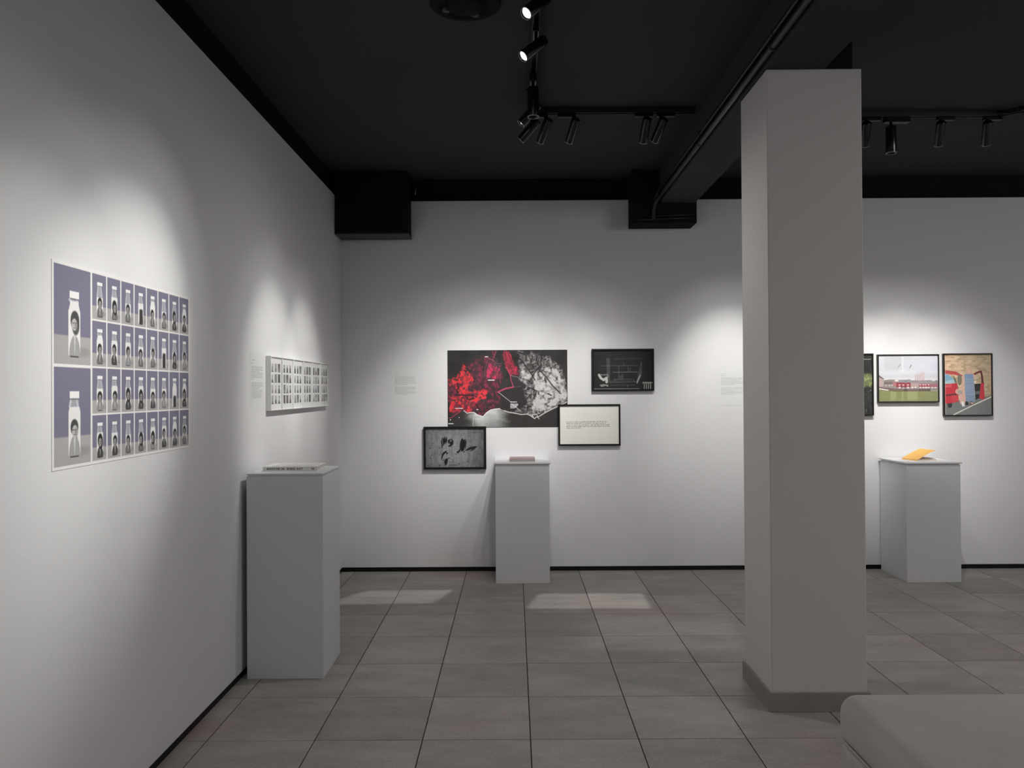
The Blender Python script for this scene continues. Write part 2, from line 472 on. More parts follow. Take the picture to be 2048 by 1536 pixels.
# round fitting in the ceiling
dm = empty('ceiling_fitting', (-0.205, 3.385, ZC), 'round black fitting with concentric rings set in the ceiling, near the lit lamps', 'ceiling fitting')
bm = bmesh.new(); add_lathe(bm, (-0.205, 3.385, ZC + 0.001), (0, 0, -1), [(0, 0.158), (0.012, 0.156), (0.016, 0.148), (0.012, 0.125), (0.006, 0.118), (0.006, 0.0)], 48); bm_obj('ring_plate', bm, M['blackwall'], dm, True)
bm = bmesh.new(); add_lathe(bm, (-0.205, 3.385, ZC - 0.004), (0, 0, -1), [(0, 0.085), (0.02, 0.08), (0.026, 0.06), (0.028, 0.0)], 40); bm_obj('dome', bm, M['blackwall'], dm, True)
for ang in (-0.9, -2.2, 1.2, 2.6):
    c_ = (-0.205 + 0.105 * math.cos(ang), 3.385 + 0.105 * math.sin(ang), ZC - 0.002)
    bm = bmesh.new(); add_lathe(bm, c_, (0, 0, -1), [(0, 0.022), (0.012, 0.02), (0.014, 0.0)], 20); bm_obj('cover_cap', bm, M['track'], dm, True)

# ------------------------------------------------------------------ track and lamps
def track(name, a, b, lb):
    a = Vector(a); b = Vector(b); d = (b - a).normalized(); s = Vector((-d.y, d.x, 0))
    root = empty(name, (a + b) / 2, lb, 'lighting track')
    def bar(nm, w, z0, z1, off=0.0, mt='track'):
        bm = bmesh.new()
        vs = []
        for z in (z0, z1):
            for p, q in ((a, -1), (b, -1), (b, 1), (a, 1)):
                v = p + s * (off + q * w / 2); vs.append(bm.verts.new((v.x, v.y, z)))
        for q in ((0, 1, 2, 3), (7, 6, 5, 4), (0, 4, 5, 1), (1, 5, 6, 2), (2, 6, 7, 3), (3, 7, 4, 0)):
            bm.faces.new([vs[i] for i in q])
        bm_obj(nm, bm, M[mt], root)
    bar('rail_back', 0.036, ZC - 0.012, ZC - 0.0005)
    bar('rail_side', 0.008, ZC - 0.036, ZC - 0.012, -0.014)
    bar('rail_side', 0.008, ZC - 0.036, ZC - 0.012, 0.014)
    return root
TZ = ZC - 0.036
XT, YT, YT2, XT2 = 0.112, 4.675, 4.775, 3.13
track('lighting_track', (XT, YF + 0.3, 0), (XT, YT + 0.018, 0), 'black lighting track running away from the camera under the left part of the ceiling')
track('lighting_track', (XT + 0.019, YT, 0), (1.11, YT, 0), 'black cross track between the long track and the ceiling beam')
track('lighting_track', (1.43, YT2, 0), (3.0, YT2, 0), 'black cross track in the right bay beyond the pillar')
track('lighting_track', (XT2, 4.66, 0), (XT2, YF + 0.3, 0), 'black track running towards the camera at the right edge of the frame')
bm = bmesh.new()
for dz, off in ((-0.008, 0.012), (-0.022, -0.012), (-0.03, 0.004)):
    add_tube(bm, [(2.995, YT2 + off, ZC + dz), (3.05, YT2 - 0.01 + off, ZC + dz), (3.10, YT2 - 0.05, ZC + dz), (XT2 + off, 4.70, ZC + dz), (XT2 + off, 4.655, ZC + dz)], 0.008, 8)
tag(bm_obj('track_connector', bm, M['track'], None, True), 'black flexible track connector bending at the right end of the right cross track', 'connector')

def lamp(root_xy, target, lb, lit=True, power=None, axis='x', L=0.155, rad=0.0265, back=0.06, drop=0.085, size=46, blend=1.0, big=False, color=(1, 0.985, 0.95), off=0.035, added_fill=False):
    x, y = root_xy
    root = empty('track_lamp', (x, y, TZ), lb, 'spotlight', 'cylinder track spotlights')
    hx, hy = (0.055, 0.015) if axis == 'x' else (0.015, 0.055)
    zz = 0.022
    if big: hx, hy, zz = (0.078, 0.02, 0.034) if axis == 'x' else (0.02, 0.078, 0.034)
    sx = off if axis == 'x' else 0.0; sy = 0.0 if axis == 'x' else off
    box('adapter', (x + sx - hx, y + sy - hy, TZ - zz), (x + sx + hx, y + sy + hy, TZ - 0.0005), M['lamp'], root, bev=0.003, seg=1)
    piv = Vector((x, y, TZ - drop))
    d = (Vector(target) - piv).normalized()
    bm = bmesh.new(); add_lathe(bm, (x, y, TZ - zz + 0.001), (0, 0, -1), [(0, 0), (0, .008), (drop - zz, .007), (drop - zz + .004, 0)], 14); bm_obj('stem', bm, M['lamp'], root, True)
    o = piv - d * back
    bm = bmesh.new()
    add_lathe(bm, o, d, [(0, 0), (0.0, rad * 0.86), (0.006, rad * 0.97), (0.012, rad), (L - 0.002, rad), (L, rad * 0.97), (L, rad * 0.90), (L - 0.02, rad * 0.88), (L - 0.02, 0)], 32)
    bm_obj('barrel', bm, M['lamp'], root, True)
    bm = bmesh.new(); add_lathe(bm, o, d, [(L - 0.003, rad * 1.005), (L + 0.0008, rad * 1.005), (L + 0.0008, rad * 0.90), (L - 0.003, rad * 0.90)], 32); bm_obj('rim', bm, M['rim'], root, True)
    # tilt knob at the back of the barrel
    s, t, dd = frame_of(d)
    bm = bmesh.new(); add_lathe(bm, o + d * 0.012 + s * rad * 0.9, s, [(0, 0), (0, .006), (.01, .006), (.012, 0)], 12); bm_obj('knob', bm, M['lamp'], root, True)
    bm = bmesh.new(); add_lathe(bm, o, d, [(L - 0.012, 0), (L - 0.012, rad * 0.875), (L - 0.010, rad * 0.86), (L - 0.009, 0)], 24)
    bm_obj('lens', bm, M['lens_on'] if lit else M['lens_off'], root, True)
    if lit or added_fill:
        p_ = (power if power else SPOT_WALL) * (1.13 if lit else 1.0)
        beams = ((1.12, 0.20), (0.76, 0.84)) if lit else ((1.0, 1.0),)      # wide skirt and hot core of the reflector
        for ks, kp in beams:
            ld = bpy.data.lights.new('spot', 'SPOT'); ld.energy = p_ * kp
            ld.spot_size = math.radians(min(size * ks, 175)); ld.spot_blend = blend; ld.shadow_soft_size = 0.012; ld.color = color
            lo = bpy.data.objects.new('spot', ld); COL.objects.link(lo); lo.parent = root
            lo.location = (o + d * (L + 0.012)) - root.location
            lo.rotation_euler = d.to_track_quat('-Z', 'Y').to_euler()
    return root
# long track, lighting the left wall
lamp((XT, 3.16), (XL, 1.98, 1.30), 'lit black spotlight nearest the camera, its glowing face turned to us', axis='y', power=95, size=50)
lamp((XT + .0, 3.56), (XL, 2.72, 1.56), 'lit black spotlight second on the long track, its glowing end a thin line', axis='y', power=150, size=46)
lamp((XT, 4.12), (XT, 4.10, 0), 'thick unlit black spotlight hanging straight down before the track corner', lit=False, added_fill=True, power=32, size=174, axis='y', rad=0.031, L=0.16, back=0.03, big=True)  # lamp is off; a wide fill spot is added for the pillar's left face
lamp((XT, 4.40), (XL, 4.42, 1.45), 'lit black spotlight just beside the track corner, aimed at the left wall', axis='y', power=105, size=46)
lamp((XT, 4.60), (XL, 5.12, 1.50), 'black spotlight at the track corner, turned away towards the six white frames', axis='y', power=90, size=40, drop=0.11, off=-0.035)
# cross track, lighting the back wall
lamp((0.20, YT), (-0.60, YB, 1.25), 'leftmost slanting black spotlight on the left cross track', power=110, size=48, off=-0.04)
lamp((0.37, YT), (-0.15, YB, 1.45), 'second black spotlight from the left on the left cross track', power=78, size=50, off=-0.04)
lamp((0.81, YT), (0.66, YB, 1.20), 'third black spotlight on the left cross track, close to its right neighbour', power=72, size=50, off=-0.01)
lamp((0.90, YT), (0.25, YB, 1.40), 'rightmost black spotlight on the left cross track, nearest the beam', power=66, size=48)
# right bay
lamp((1.80, YT2), (1.72, YB, 1.38), 'black spotlight on the right cross track hidden behind the pillar', power=150, size=50)
lamp((2.195, YT2), (2.72, YB, 1.36), 'black spotlight half covered by the right edge of the pillar', power=110, size=50)
lamp((2.35, YT2), (2.365, YT2 - 0.02, 0), 'thick unlit black spotlight with a large adapter, hanging straight down right of the pillar', lit=False, rad=0.031, L=0.168, back=0.03, big=True)
lamp((2.655, YT2), (3.18, YB, 1.32), 'upright thin black spotlight in the middle of the right cross track', power=125, size=50)
lamp((2.945, YT2), (3.60, YB, 1.32), 'last black spotlight near the right end of the right cross track', power=75, size=48)
lamp((XT2, 4.60), (4.6, 5.9, 1.2), 'black spotlight cut off by the right edge of the photo below the connector', lit=True, power=24, size=50, axis='y')

# added spots standing in for light patches the picture glass reflects on the floor
def floor_patch(src, quad, power, soft=0.012):
    """profile spot: a mask in the lamp's own frame (its gate) cuts the beam to four edges"""
    ld = bpy.data.lights.new('glass_reflection_spot', 'SPOT'); ld.energy = power; ld.spot_blend = 0.1
    ld.shadow_soft_size = 0.01; ld.color = (1, 0.985, 0.95)
    o = bpy.data.objects.new('glass_reflection_spot', ld); COL.objects.link(o)
    src = Vector(src); c = sum((Vector((q[0], q[1], 0)) for q in quad), Vector()) / 4
    d = c - src; ld.spot_size = math.radians(40)
    rot = d.to_track_quat('-Z', 'Y').to_matrix()
    o.matrix_world = Matrix.Translation(src) @ rot.to_4x4()
    P2 = []
    for q in quad:
        v = rot.transposed() @ (Vector((q[0], q[1], 0)) - src)
        P2.append((v.x / -v.z, v.y / -v.z))
    ld.use_nodes = True; nt = ld.node_tree; N = nt.nodes; L = nt.links
    em = [n for n in N if n.type == 'EMISSION'][0]
    tc = N.new('ShaderNodeTexCoord'); sp = N.new('ShaderNodeSeparateXYZ'); L.new(tc.outputs['Normal'], sp.inputs[0])
    def mth(op, a, b=None):
        n = N.new('ShaderNodeMath'); n.operation = op
        for k, v in enumerate((a, b)):
            if v is None: continue
            if isinstance(v, (int, float)): n.inputs[k].default_value = v
            else: L.new(v, n.inputs[k])
        return n.outputs[0]
    az = mth('ABSOLUTE', sp.outputs[2])
    x = mth('DIVIDE', sp.outputs[0], az); y = mth('DIVIDE', sp.outputs[1], az)
    cx = sum(p[0] for p in P2) / 4; cy = sum(p[1] for p in P2) / 4
    res = None
    for k in range(4):
        a, b = P2[k], P2[(k + 1) % 4]
        nx, ny = b[1] - a[1], -(b[0] - a[0]); l = math.hypot(nx, ny); nx /= l; ny /= l
        if (cx - a[0]) * nx + (cy - a[1]) * ny < 0: nx, ny = -nx, -ny
        e = mth('ADD', mth('MULTIPLY', x, nx), mth('ADD', mth('MULTIPLY', y, ny), -(a[0] * nx + a[1] * ny)))
        mr = N.new('ShaderNodeMapRange'); mr.inputs['From Min'].default_value = -soft / 2; mr.inputs['From Max'].default_value = soft / 2
        L.new(e, mr.inputs[0])
        res = mr.outputs[0] if res is None else mth('MULTIPLY', res, mr.outputs[0])
    L.new(res, em.inputs['Strength'])
floor_patch((0.80, YT - 0.06, 2.97), [(0.071, 5.141), (0.907, 5.125), (0.907, 5.502), (0.17, 5.517)], 125)
floor_patch((0.20, YT - 0.06, 2.97), [(-1.30, 5.26), (-0.557, 5.285), (-0.458, 5.626), (-1.078, 5.625)], 120)
floor_patch((1.04, YT - 0.06, 3.0), [(0.36, 4.318), (1.30, 4.304), (1.30, 4.949), (0.512, 4.963)], 32, soft=0.04)

# ------------------------------------------------------------------ prints
def frame_thing(name, X0, X1, Z0, Z1, lb, cv_fn, bar=0.012, depth=0.028, matf='frame', rebate=0.006, nx=300, glass=True, cat='framed picture', group=None):
    """frame on the back wall"""
    w, h = X1 - X0, Z1 - Z0
    root = empty(name, ((X0 + X1) / 2, YB, Z0), lb, cat, group)
    yf = YB - depth
    for a, b in (((X0, yf, Z1 - bar), (X1, YB - .001, Z1)), ((X0, yf, Z0), (X1, YB - .001, Z0 + bar)),
                 ((X0, yf, Z0 + bar), (X0 + bar, YB - .001, Z1 - bar)), ((X1 - bar, yf, Z0 + bar), (X1, YB - .001, Z1 - bar))):
        box('frame_bar', a, b, M[matf], root, bev=0.001, seg=1)
    iw, ih = w - 2 * bar, h - 2 * bar
    cv = Canvas(nx, int(nx * ih / iw), iw, ih); cv_fn(cv)
    print_obj('print', cv, (X0 + bar, yf + rebate + 0.003, Z1 - bar), (1, 0, 0), (0, 0, -1), 0.004, root)
    if glass:
        yg = yf + rebate - .001; pane('glass_pane', [(X0 + bar, yg, Z0 + bar), (X1 - bar, yg, Z0 + bar), (X1 - bar, yg, Z1 - bar), (X0 + bar, yg, Z1 - bar)], M['glass'], root)
    return root

# --- the relief map poster
def paint_map(c):
    nx, ny = c.nx, c.ny
    g = lambda x, y: ((x - 413) / 1314.0, (y - 108) / 852.0)
    G = lambda pts: [g(*p) for p in pts]
    U = c.U * 1.54; V = c.V
    base = fbm(U * 9, V * 9, 3)
    c.a[:] = (46, 44, 44)
    c.a += (base[..., None] - .5) * 26
    wx = fbm(U * 5, V * 5, 50) * 1.6; wy = fbm(U * 5, V * 5, 60) * 1.6
    vein = ridge(U * 16 + wx * 4, V * 11 + wy * 4, 11)
    fine = ridge(U * 42 + wx * 6, V * 34 + wy * 6, 21)
    stripe = ridge(U * 34 + wx * 5, V * 8 + wy * 2, 31)
    U0, V0 = c.U, c.V
    WU = c.U + (fbm(U * 13, V * 13, 120, 5) - .5) * .085; WV = c.V + (fbm(U * 13, V * 13, 130, 5) - .5) * .12
    def soft(pts, k=6):
        c.U, c.V = WU, WV
        m = c.inside(G(pts)).astype(float)
        c.U, c.V = U0, V0
        for _ in range(k):
            m = (m + np.roll(m, 1, 0) + np.roll(m, -1, 0) + np.roll(m, 1, 1) + np.roll(m, -1, 1)) / 5
        return m
    # faint grey relief everywhere on land
    land_n = np.clip(vein * 1.2 - .25, 0, 1)
    c.put(land_n * .35 * np.clip((c.V - .12) * 4, 0, 1), (120, 96, 108))
    # magenta valleys
    mag = np.clip(soft([(560, 430), (620, 320), (700, 220), (860, 170), (900, 110), (960, 110), (940, 220), (1000, 330), (1040, 430), (1010, 520), (960, 560), (1000, 740), (900, 760), (800, 830), (640, 800), (430, 830), (420, 500)], 14), 0, 1)
    c.put(mag * np.clip(stripe * 1.5 - .12, 0, 1) * np.clip(vein * 1.3 + .15, 0, 1), (178, 48, 84))
    mag2 = soft([(1030, 100), (1100, 110), (1130, 240), (1190, 330), (1180, 380), (1100, 390), (1060, 300), (1020, 200)], 8)
    c.put(mag2 * np.clip(fine * 1.4 + .1, 0, 1), (205, 52, 78))
    mag3 = soft([(850, 350), (890, 260), (930, 250), (980, 330), (960, 430), (850, 430)], 6)
    c.put(mag3 * np.clip(stripe * 2.0 - .1, 0, 1), (200, 52, 88))
    # pale arches of the relief
    for cu, r0_, r1_ in ((905, 60, 230), (905, 90, 260), (905, 34, 200)):
        pts = [g(cu + r0_ * math.cos(t), 440 - r1_ * math.sin(t)) for t in np.linspace(0.1, PI - .1, 14)]
        c.line(pts, .004, (150, 84, 110), .55)
    c.line(G([(905, 215), (930, 170), (950, 120)]), .006, (170, 80, 105), .8)
    c.line(G([(905, 215), (860, 195), (820, 185)]), .005, (170, 90, 115), .8)
    c.line(G([(905, 215), (960, 260), (1010, 250)]), .004, (140, 90, 110), .7)
    # strong red
    red = soft([(590, 258), (640, 285), (632, 340), (700, 415), (670, 470), (640, 540), (700, 560), (800, 560), (845, 590), (820, 640), (770, 650), (740, 730), (640, 790), (560, 770), (430, 800), (413, 640), (500, 620), (570, 570), (490, 560), (430, 470), (500, 400), (560, 340)], 5)
    rn = np.clip((fbm(U * 22, V * 22, 71) - .30) * 5, 0, 1) * np.clip(1.25 - vein * .75, 0, 1)
    rn2 = np.clip((fbm(U * 34, V * 34, 75) - .36) * 6, 0, 1)
    c.put(red * np.clip(rn * rn2 + .10, 0, 1), (224, 54, 62))
    c.put(red * np.clip(1 - rn, 0, 1), (120, 40, 58), .6)
    c.put(red * np.clip(fine * 1.5 - .62, 0, 1), (244, 112, 114), .75)
    for p in ([(500, 600), (560, 600), (700, 605)], [(610, 610), (640, 650), (700, 640)], [(520, 470), (530, 520), (510, 560)], [(600, 330), (620, 345)], [(720, 700), (760, 760)]):
        c.line(G(p), .012, (38, 30, 34), .8, soft=.006)
    # dark massif
    c.poly(G([(1000, 575), (1050, 545), (1120, 528), (1240, 520), (1270, 600), (1262, 700), (1100, 690), (1040, 640), (1000, 640), (985, 600)]), (52, 49, 50))
    c.poly(G([(1110, 400), (1190, 410), (1250, 440), (1260, 510), (1130, 520)]), (60, 54, 58), .8)
    c.poly(G([(985, 600), (1100, 690), (1090, 760), (1010, 740)]), (50, 47, 48))
    # white towns and hills at right
    wreg = soft([(1180, 110), (1260, 150), (1420, 130), (1540, 200), (1640, 260), (1700, 380), (1722, 520), (1727, 690), (1640, 725), (1480, 800), (1390, 840), (1250, 812), (1080, 795), (1240, 730), (1275, 640), (1250, 500), (1190, 380), (1200, 250)], 10)
    wn = np.clip((vein * .8 + fine * .9) * 1.1 - .30, 0, 1)
    c.put(wreg * wn, (205, 202, 203), .9)
    dense = soft([(1350, 360), (1480, 300), (1600, 320), (1690, 430), (1715, 600), (1600, 720), (1400, 790), (1330, 690), (1400, 600), (1360, 500)], 12)
    c.put(dense * np.clip((fbm(U * 30, V * 30, 81) - .28) * 4, 0, 1), (214, 210, 211), .85)
    c.put(soft([(1215, 330), (1270, 310), (1330, 380), (1300, 420), (1230, 410)], 8) * np.clip(fbm(U * 25, V * 25, 91) * 1.6, 0, 1), (220, 217, 218), .9)
    for p in ([(1200, 200), (1260, 270), (1330, 370), (1370, 440)], [(1390, 210), (1420, 290), (1340, 400)], [(1420, 330), (1490, 400), (1560, 500), (1650, 590)], [(1270, 560), (1300, 520), (1390, 560), (1360, 640)], [(1480, 420), (1490, 470)], [(1510, 590), (1550, 610)], [(1290, 640), (1320, 600)]):
        c.line(G(p), .010, (44, 42, 43), .85, soft=.005)
    # roads in pink and the leader line
    c.line(G([(965, 570), (1040, 535), (1135, 515)]), .012, (196, 74, 104), .9)
    c.line(G([(1135, 520), (1110, 440), (1100, 385), (1060, 300)]), .006, (196, 80, 108), .9)
    c.line(G([(1105, 390), (1180, 405), (1240, 440)]), .004, (170, 160, 165), .8)
    c.line(G([(1135, 520), (1215, 508)]), .003, (130, 110, 120), .8)
    c.line(G([(975, 575), (1105, 680)]), .004, (214, 200, 204), .9)
    # coast and sea
    coast = [(413, 868), (450, 832), (520, 792), (560, 776), (590, 772), (625, 800), (660, 792), (700, 792), (745, 822), (800, 838), (840, 795), (880, 768), (930, 757), (985, 752), (1030, 775), (1080, 792), (1160, 806), (1215, 818), (1290, 815), (1330, 838), (1365, 865), (1380, 850), (1420, 838), (1480, 800), (1560, 760), (1640, 722), (1727, 682)]
    sea = c.inside(G(coast + [(1727, 980), (413, 980)])).astype(float)
    c.put(sea, (56, 54, 53))
    fx = np.clip(1 - np.abs(c.U - .325 + .10 * (fbm(U * 7, V * 14, 140) - .5)) / .215, 0, 1); fx = fx * fx * (3 - 2 * fx)
    yc = np.interp(c.U, [g(*p)[0] for p in coast], [g(*p)[1] for p in coast])
    dep = np.clip((c.V - yc) / .22, 0, 1)
    glow = sea * np.clip(fx * 1.35, 0, 1) * (1 - .45 * dep) * (.86 + .3 * (fbm(U * 8, V * 60, 41) - .5))
    c.put(glow, (226, 229, 229))
    c.line(G([(695, 850), (690, 955)]), .006, (240, 240, 240), .4, soft=.004)
    c.line(G(coast[4:14]), .006, (244, 236, 238), .9)
    c.line(G(coast[14:]), .008, (206, 204, 204), .95)
    c.line(G([(1350, 850), (1340, 820), (1390, 815), (1400, 850), (1415, 868)]), .006, (220, 218, 218), .9)
    c.line(G([(413, 852), (455, 850), (500, 815), (560, 778)]), .005, (190, 66, 84), .9)
    # town labels: too small to read, short rows of white strokes
    def words(x, y, wd, hh=.012):
        rr_ = np.random.RandomState(int(x * 7 + y)); p = x
        while p < x + wd:
            q = min(p + rr_.uniform(5, 9), x + wd)
            c.rect(*g(p, y - hh * 420), *g(q - 1.5, y + hh * 420), (248, 246, 246)); p = q
    words(826, 180, 38, .010); words(856, 438, 74, .012); words(494, 747, 88, .010); words(728, 762, 24, .010); words(420, 915, 58, .013)
    words(1100, 680, 72, .010)
    c.poly(G([(1098, 698), (1180, 698), (1190, 712), (1150, 750), (1098, 750)]), (178, 172, 175))
    for yy in (702, 712, 722, 732, 742):
        c.line(G([(1100, yy), (1165 - (yy - 702) * .4, yy)]), .0022, (120, 112, 116), .9)
    c.line(G([(1112, 700), (1215, 780)]), .004, (232, 228, 230), .9)
    for x, y, r_ in ((538, 848, .006), (442, 872, .007)):
        c.ell(*g(x, y), r_ / 1.54 * 1, r_, (238, 236, 232))
    # print border
    c.rect(0, 0, 1, .006, (26, 26, 26)); c.rect(0, 0, .004, 1, (26, 26, 26)); c.rect(.996, 0, 1, 1, (26, 26, 26)); c.rect(0, .994, 1, 1, (26, 26, 26))

MX0, MX1, MZ0, MZ1 = -0.535, 0.430, 1.155, 1.778
mp = empty('map_poster', ((MX0 + MX1) / 2, YB, MZ0), 'large unframed map poster in red, black and white on the back wall', 'poster')
cv = Canvas(640, 414, MX1 - MX0, MZ1 - MZ0); paint_map(cv)
print_obj('print', cv, (MX0, YB - 0.0014, MZ1), (1, 0, 0), (0, 0, -1), 0.0012, mp)

# --- handprints
def paint_hands(c):
    g = lambda x, y: ((x - 150) / 1650.0, (y - 250) / 1085.0)
    G = lambda pts: [g(*p) for p in pts]
    U, V = c.U, c.V
    lum = 150 - 52 * np.clip(np.hypot((U - .43) / .55, (V - .5) / .75) - .35, 0, 1) - 22 * np.clip(U - .7, 0, 1) * 2
    n = (fbm(U * 40, V * 5, 5) - .5) * 46 + (fbm(U * 30, V * 24, 9) - .5) * 34
    c.a[:] = (lum + n)[..., None] * np.array((.98, 1.0, 1.0))
    for x in (470, 930, 885, 600, 1100):
        c.line(G([(x, 260), (x + 4, 900), (x - 2, 1320)]), .0015, (50, 50, 50), .5)
    dark = (22, 22, 23)
    for p, w_ in (([(605, 550), (598, 620), (612, 700), (606, 800)], .010), ([(628, 505), (645, 560), (655, 640), (652, 720)], .013), ([(682, 478), (684, 540), (692, 620), (690, 680)], .014),
                  ([(735, 485), (732, 560), (730, 650)], .013), ([(855, 540), (800, 590), (785, 650)], .014), ([(880, 545), (905, 610), (895, 680), (840, 730), (790, 748)], .018), ([(850, 600), (820, 640), (830, 680)], .010), ([(870, 620), (850, 680)], .010),
                  ([(740, 880), (680, 920), (630, 980), (595, 1100)], .016), ([(720, 885), (700, 930)], .014), ([(765, 920), (735, 965)], .014), ([(760, 1100), (720, 1160), (710, 1270)], .026), ([(830, 1075), (780, 1095)], .007),
                  ([(1185, 540), (1170, 640), (1160, 760), (1170, 880)], .030), ([(1225, 560), (1215, 700), (1190, 880)], .018), ([(1265, 550), (1240, 680), (1215, 860)], .016), ([(1300, 575), (1275, 680), (1265, 820)], .010),
                  ([(1140, 790), (1100, 880), (1045, 915), (1070, 940)], .014), ([(1285, 865), (1400, 810), (1500, 790), (1580, 760)], .022), ([(1400, 890), (1480, 850), (1560, 790)], .008), ([(1215, 920), (1240, 890)], .009)):
        c.line(G(p), w_, dark, .92, soft=.003, taper=True)
    r_ = np.random.RandomState(4)
    for x, y, s in [(270, 800, 18), (540, 790, 14), (410, 900, 12), (410, 950, 12), (310, 1005, 14), (290, 1075, 16), (640, 1135, 16), (540, 1280, 18), (205, 1285, 13), (1340, 1180, 17), (1090, 1245, 14), (1230, 385, 13), (1000, 965, 12), (1110, 770, 9)]:
        c.ell(*g(x, y), s / 1650, s / 1085, (34, 34, 34), .85, soft=.6)
    for k in range(50):
        c.ell(r_.rand(), .4 + .6 * r_.rand(), .004 + .004 * r_.rand(), .006 + .01 * r_.rand(), (60, 60, 60), .45, soft=.7)
    p = 1380
    while p < 1660:
        q = p + r_.uniform(10, 26); c.line(G([(p, 362 + r_.uniform(-6, 6)), (q, 358 + r_.uniform(-8, 8))]), .003, (40, 42, 42), .7); p = q + 9
    c.rect(*g(840, 1268), *g(1060, 1284), (48, 48, 48), .8, soft=.006)
    c.rect(*g(780, 1300), *g(1800, 1308), (140, 140, 140), .35, soft=.004)
frame_thing('framed_photograph', -0.728, -0.226, 0.823, 1.165, 'black framed grey photograph of dark handprints on a wooden wall', paint_hands, bar=0.017, nx=330)

# --- dark room photograph
def paint_dark(c):
    g = lambda x, y: ((x - 460) / 640.0, (y - 118) / 418.0)
    G = lambda pts: [g(*p) for p in pts]
    U, V = c.U, c.V
    c.a[:] = (34, 35, 35); c.a += ((fbm(U * 14, V * 10, 3) - .5) * 12)[..., None]
    c.put(np.clip((.9 - U) * 2.2, 0, 1) * np.clip(U * 5, 0, 1) * .35, (70, 70, 70))
    c.put(np.clip((U - .82) * 8, 0, 1), (14, 15, 15), .8)
    c.poly(G([(600, 200), (640, 200), (640, 470), (606, 440)]), (112, 112, 112), .55)
    c.poly(G([(975, 240), (990, 240), (985, 400), (940, 470), (925, 470)]), (110, 110, 110), .5)
    for y, x0, x1, a in ((208, 690, 980, .4), (282, 540, 950, .55), (352, 670, 940, .9), (428, 680, 870, .5), (460, 610, 920, .6), (492, 640, 910, .5), (320, 480, 600, .15), (150, 480, 600, .15)):
        c.line(G([(x0, y), (x1, y - 2)]), .0035, (160, 160, 160), a)
    for x, y0, y1 in ((790, 248, 278), (838, 280, 350), (860, 300, 340), (735, 352, 400), (780, 372, 425), (830, 492, 520), (735, 282, 345), (690, 428, 456), (900, 428, 456)):
        c.line(G([(x, y0), (x, y1)]), .003, (165, 165, 165), .6)
    c.poly(G([(730, 385), (785, 385), (785, 430), (730, 430)]), (100, 100, 100), .5)
    c.poly(G([(610, 440), (880, 420), (880, 465), (620, 470)]), (82, 82, 82), .5)
    c.line(G([(520, 380), (540, 415), (570, 435), (600, 412), (602, 458)]), .020, (215, 214, 210), .95, taper=False, soft=.004)
    c.line(G([(525, 376), (570, 380), (615, 378), (618, 405)]), .010, (150, 148, 146), .8)
    c.poly(G([(525, 490), (560, 480), (620, 486), (620, 510), (590, 498), (545, 510)]), (170, 168, 165), .85)
    c.line(G([(968, 385), (950, 430), (935, 470)]), .008, (190, 190, 190), .8); c.line(G([(955, 400), (930, 460)]), .005, (170, 170, 170), .7)
    for k in range(5):
        x = 995 + 23 * k
        c.line(G([(x, 470), (x + 12, 460), (x + 18, 490), (x + 16, 532)]), .007, (190, 190, 188), .85)
    c.rect(*g(460, 528), *g(960, 534), (175, 175, 175), .9)
frame_thing('framed_photograph', 0.625, 1.124, 1.443, 1.781, 'black framed very dark photograph of a brick wall, upper right of the map', paint_dark, bar=0.014, nx=320)

# --- framed text
def text_rows(c, u0_, v0_, wd, pitch_v, widths, ink, hgt, seed, al=.85, cw=None):
    r_ = np.random.RandomState(seed)
    cw = cw or hgt * .62
    for k, wv in enumerate(widths):
        v = v0_ + k * pitch_v; u = u0_
        while u < u0_ + wd * wv:
            nl = r_.randint(2, 9)
            for _ in range(nl):
                if u > u0_ + wd * wv: break
                h_ = hgt * (1.0 if r_.rand() < .75 else 1.55)
                kind = r_.randint(3)
                a0 = u * c.w
                if kind == 0: c.line([(u, v), (u, v - h_ / c.h)], cw * .30, ink, al); c.line([(u + cw * .5 / c.w, v), (u + cw * .5 / c.w, v - hgt / c.h)], cw * .25, ink, al)
                elif kind == 1: c.line([(u, v), (u + cw * .5 / c.w, v)], cw * .3, ink, al); c.line([(u, v - hgt * .5 / c.h), (u + cw * .5 / c.w, v - hgt * .5 / c.h)], cw * .25, ink, al)
                else: c.line([(u + cw * .25 / c.w, v), (u + cw * .25 / c.w, v - h_ / c.h)], cw * .3, ink, al)
                u += cw / c.w
            u += cw * .8 / c.w
def paint_text(c):
    c.a[:] = (247, 245, 238)
    c.rect(0, 0, 1, .012, (250, 250, 246), .6)
    text_rows(c, .115, .425, .73, .041, (.93, .92, 1.0, 1.0, .345), (48, 46, 44), .0048, 3, .9, cw=.0046)
frame_thing('framed_text', 0.354, 0.851, 1.006, 1.3375, 'black framed cream sheet with five lines of text, below right of the map', paint_text, bar=0.013, nx=380, cat='framed text')

# --- right bay: three pictures
def paint_green(c):
    c.a[:] = (52, 54, 52); c.a += ((fbm(c.U * 12, c.V * 16, 3) - .5) * 36)[..., None]
    c.rect(.0, .32, 1, .53, (118, 126, 84), .9, soft=.02)
    c.put(np.clip((fbm(c.U * 22, c.V * 28, 8) - .55) * 6, 0, 1) * ((c.V > .3) & (c.V < .55)), (168, 182, 120), .8)
    c.put(np.clip((fbm(c.U * 40, c.V * 50, 18) - .66) * 9, 0, 1) * (c.V > .55), (150, 150, 148), .8)
    c.rect(.2, .07, .98, .08, (170, 172, 170), .9)
frame_thing('framed_photograph', 2.49, 2.881, 1.234, 1.7315, 'black framed dark photograph with a green band, mostly hidden behind the pillar', paint_green, bar=0.010, nx=150)

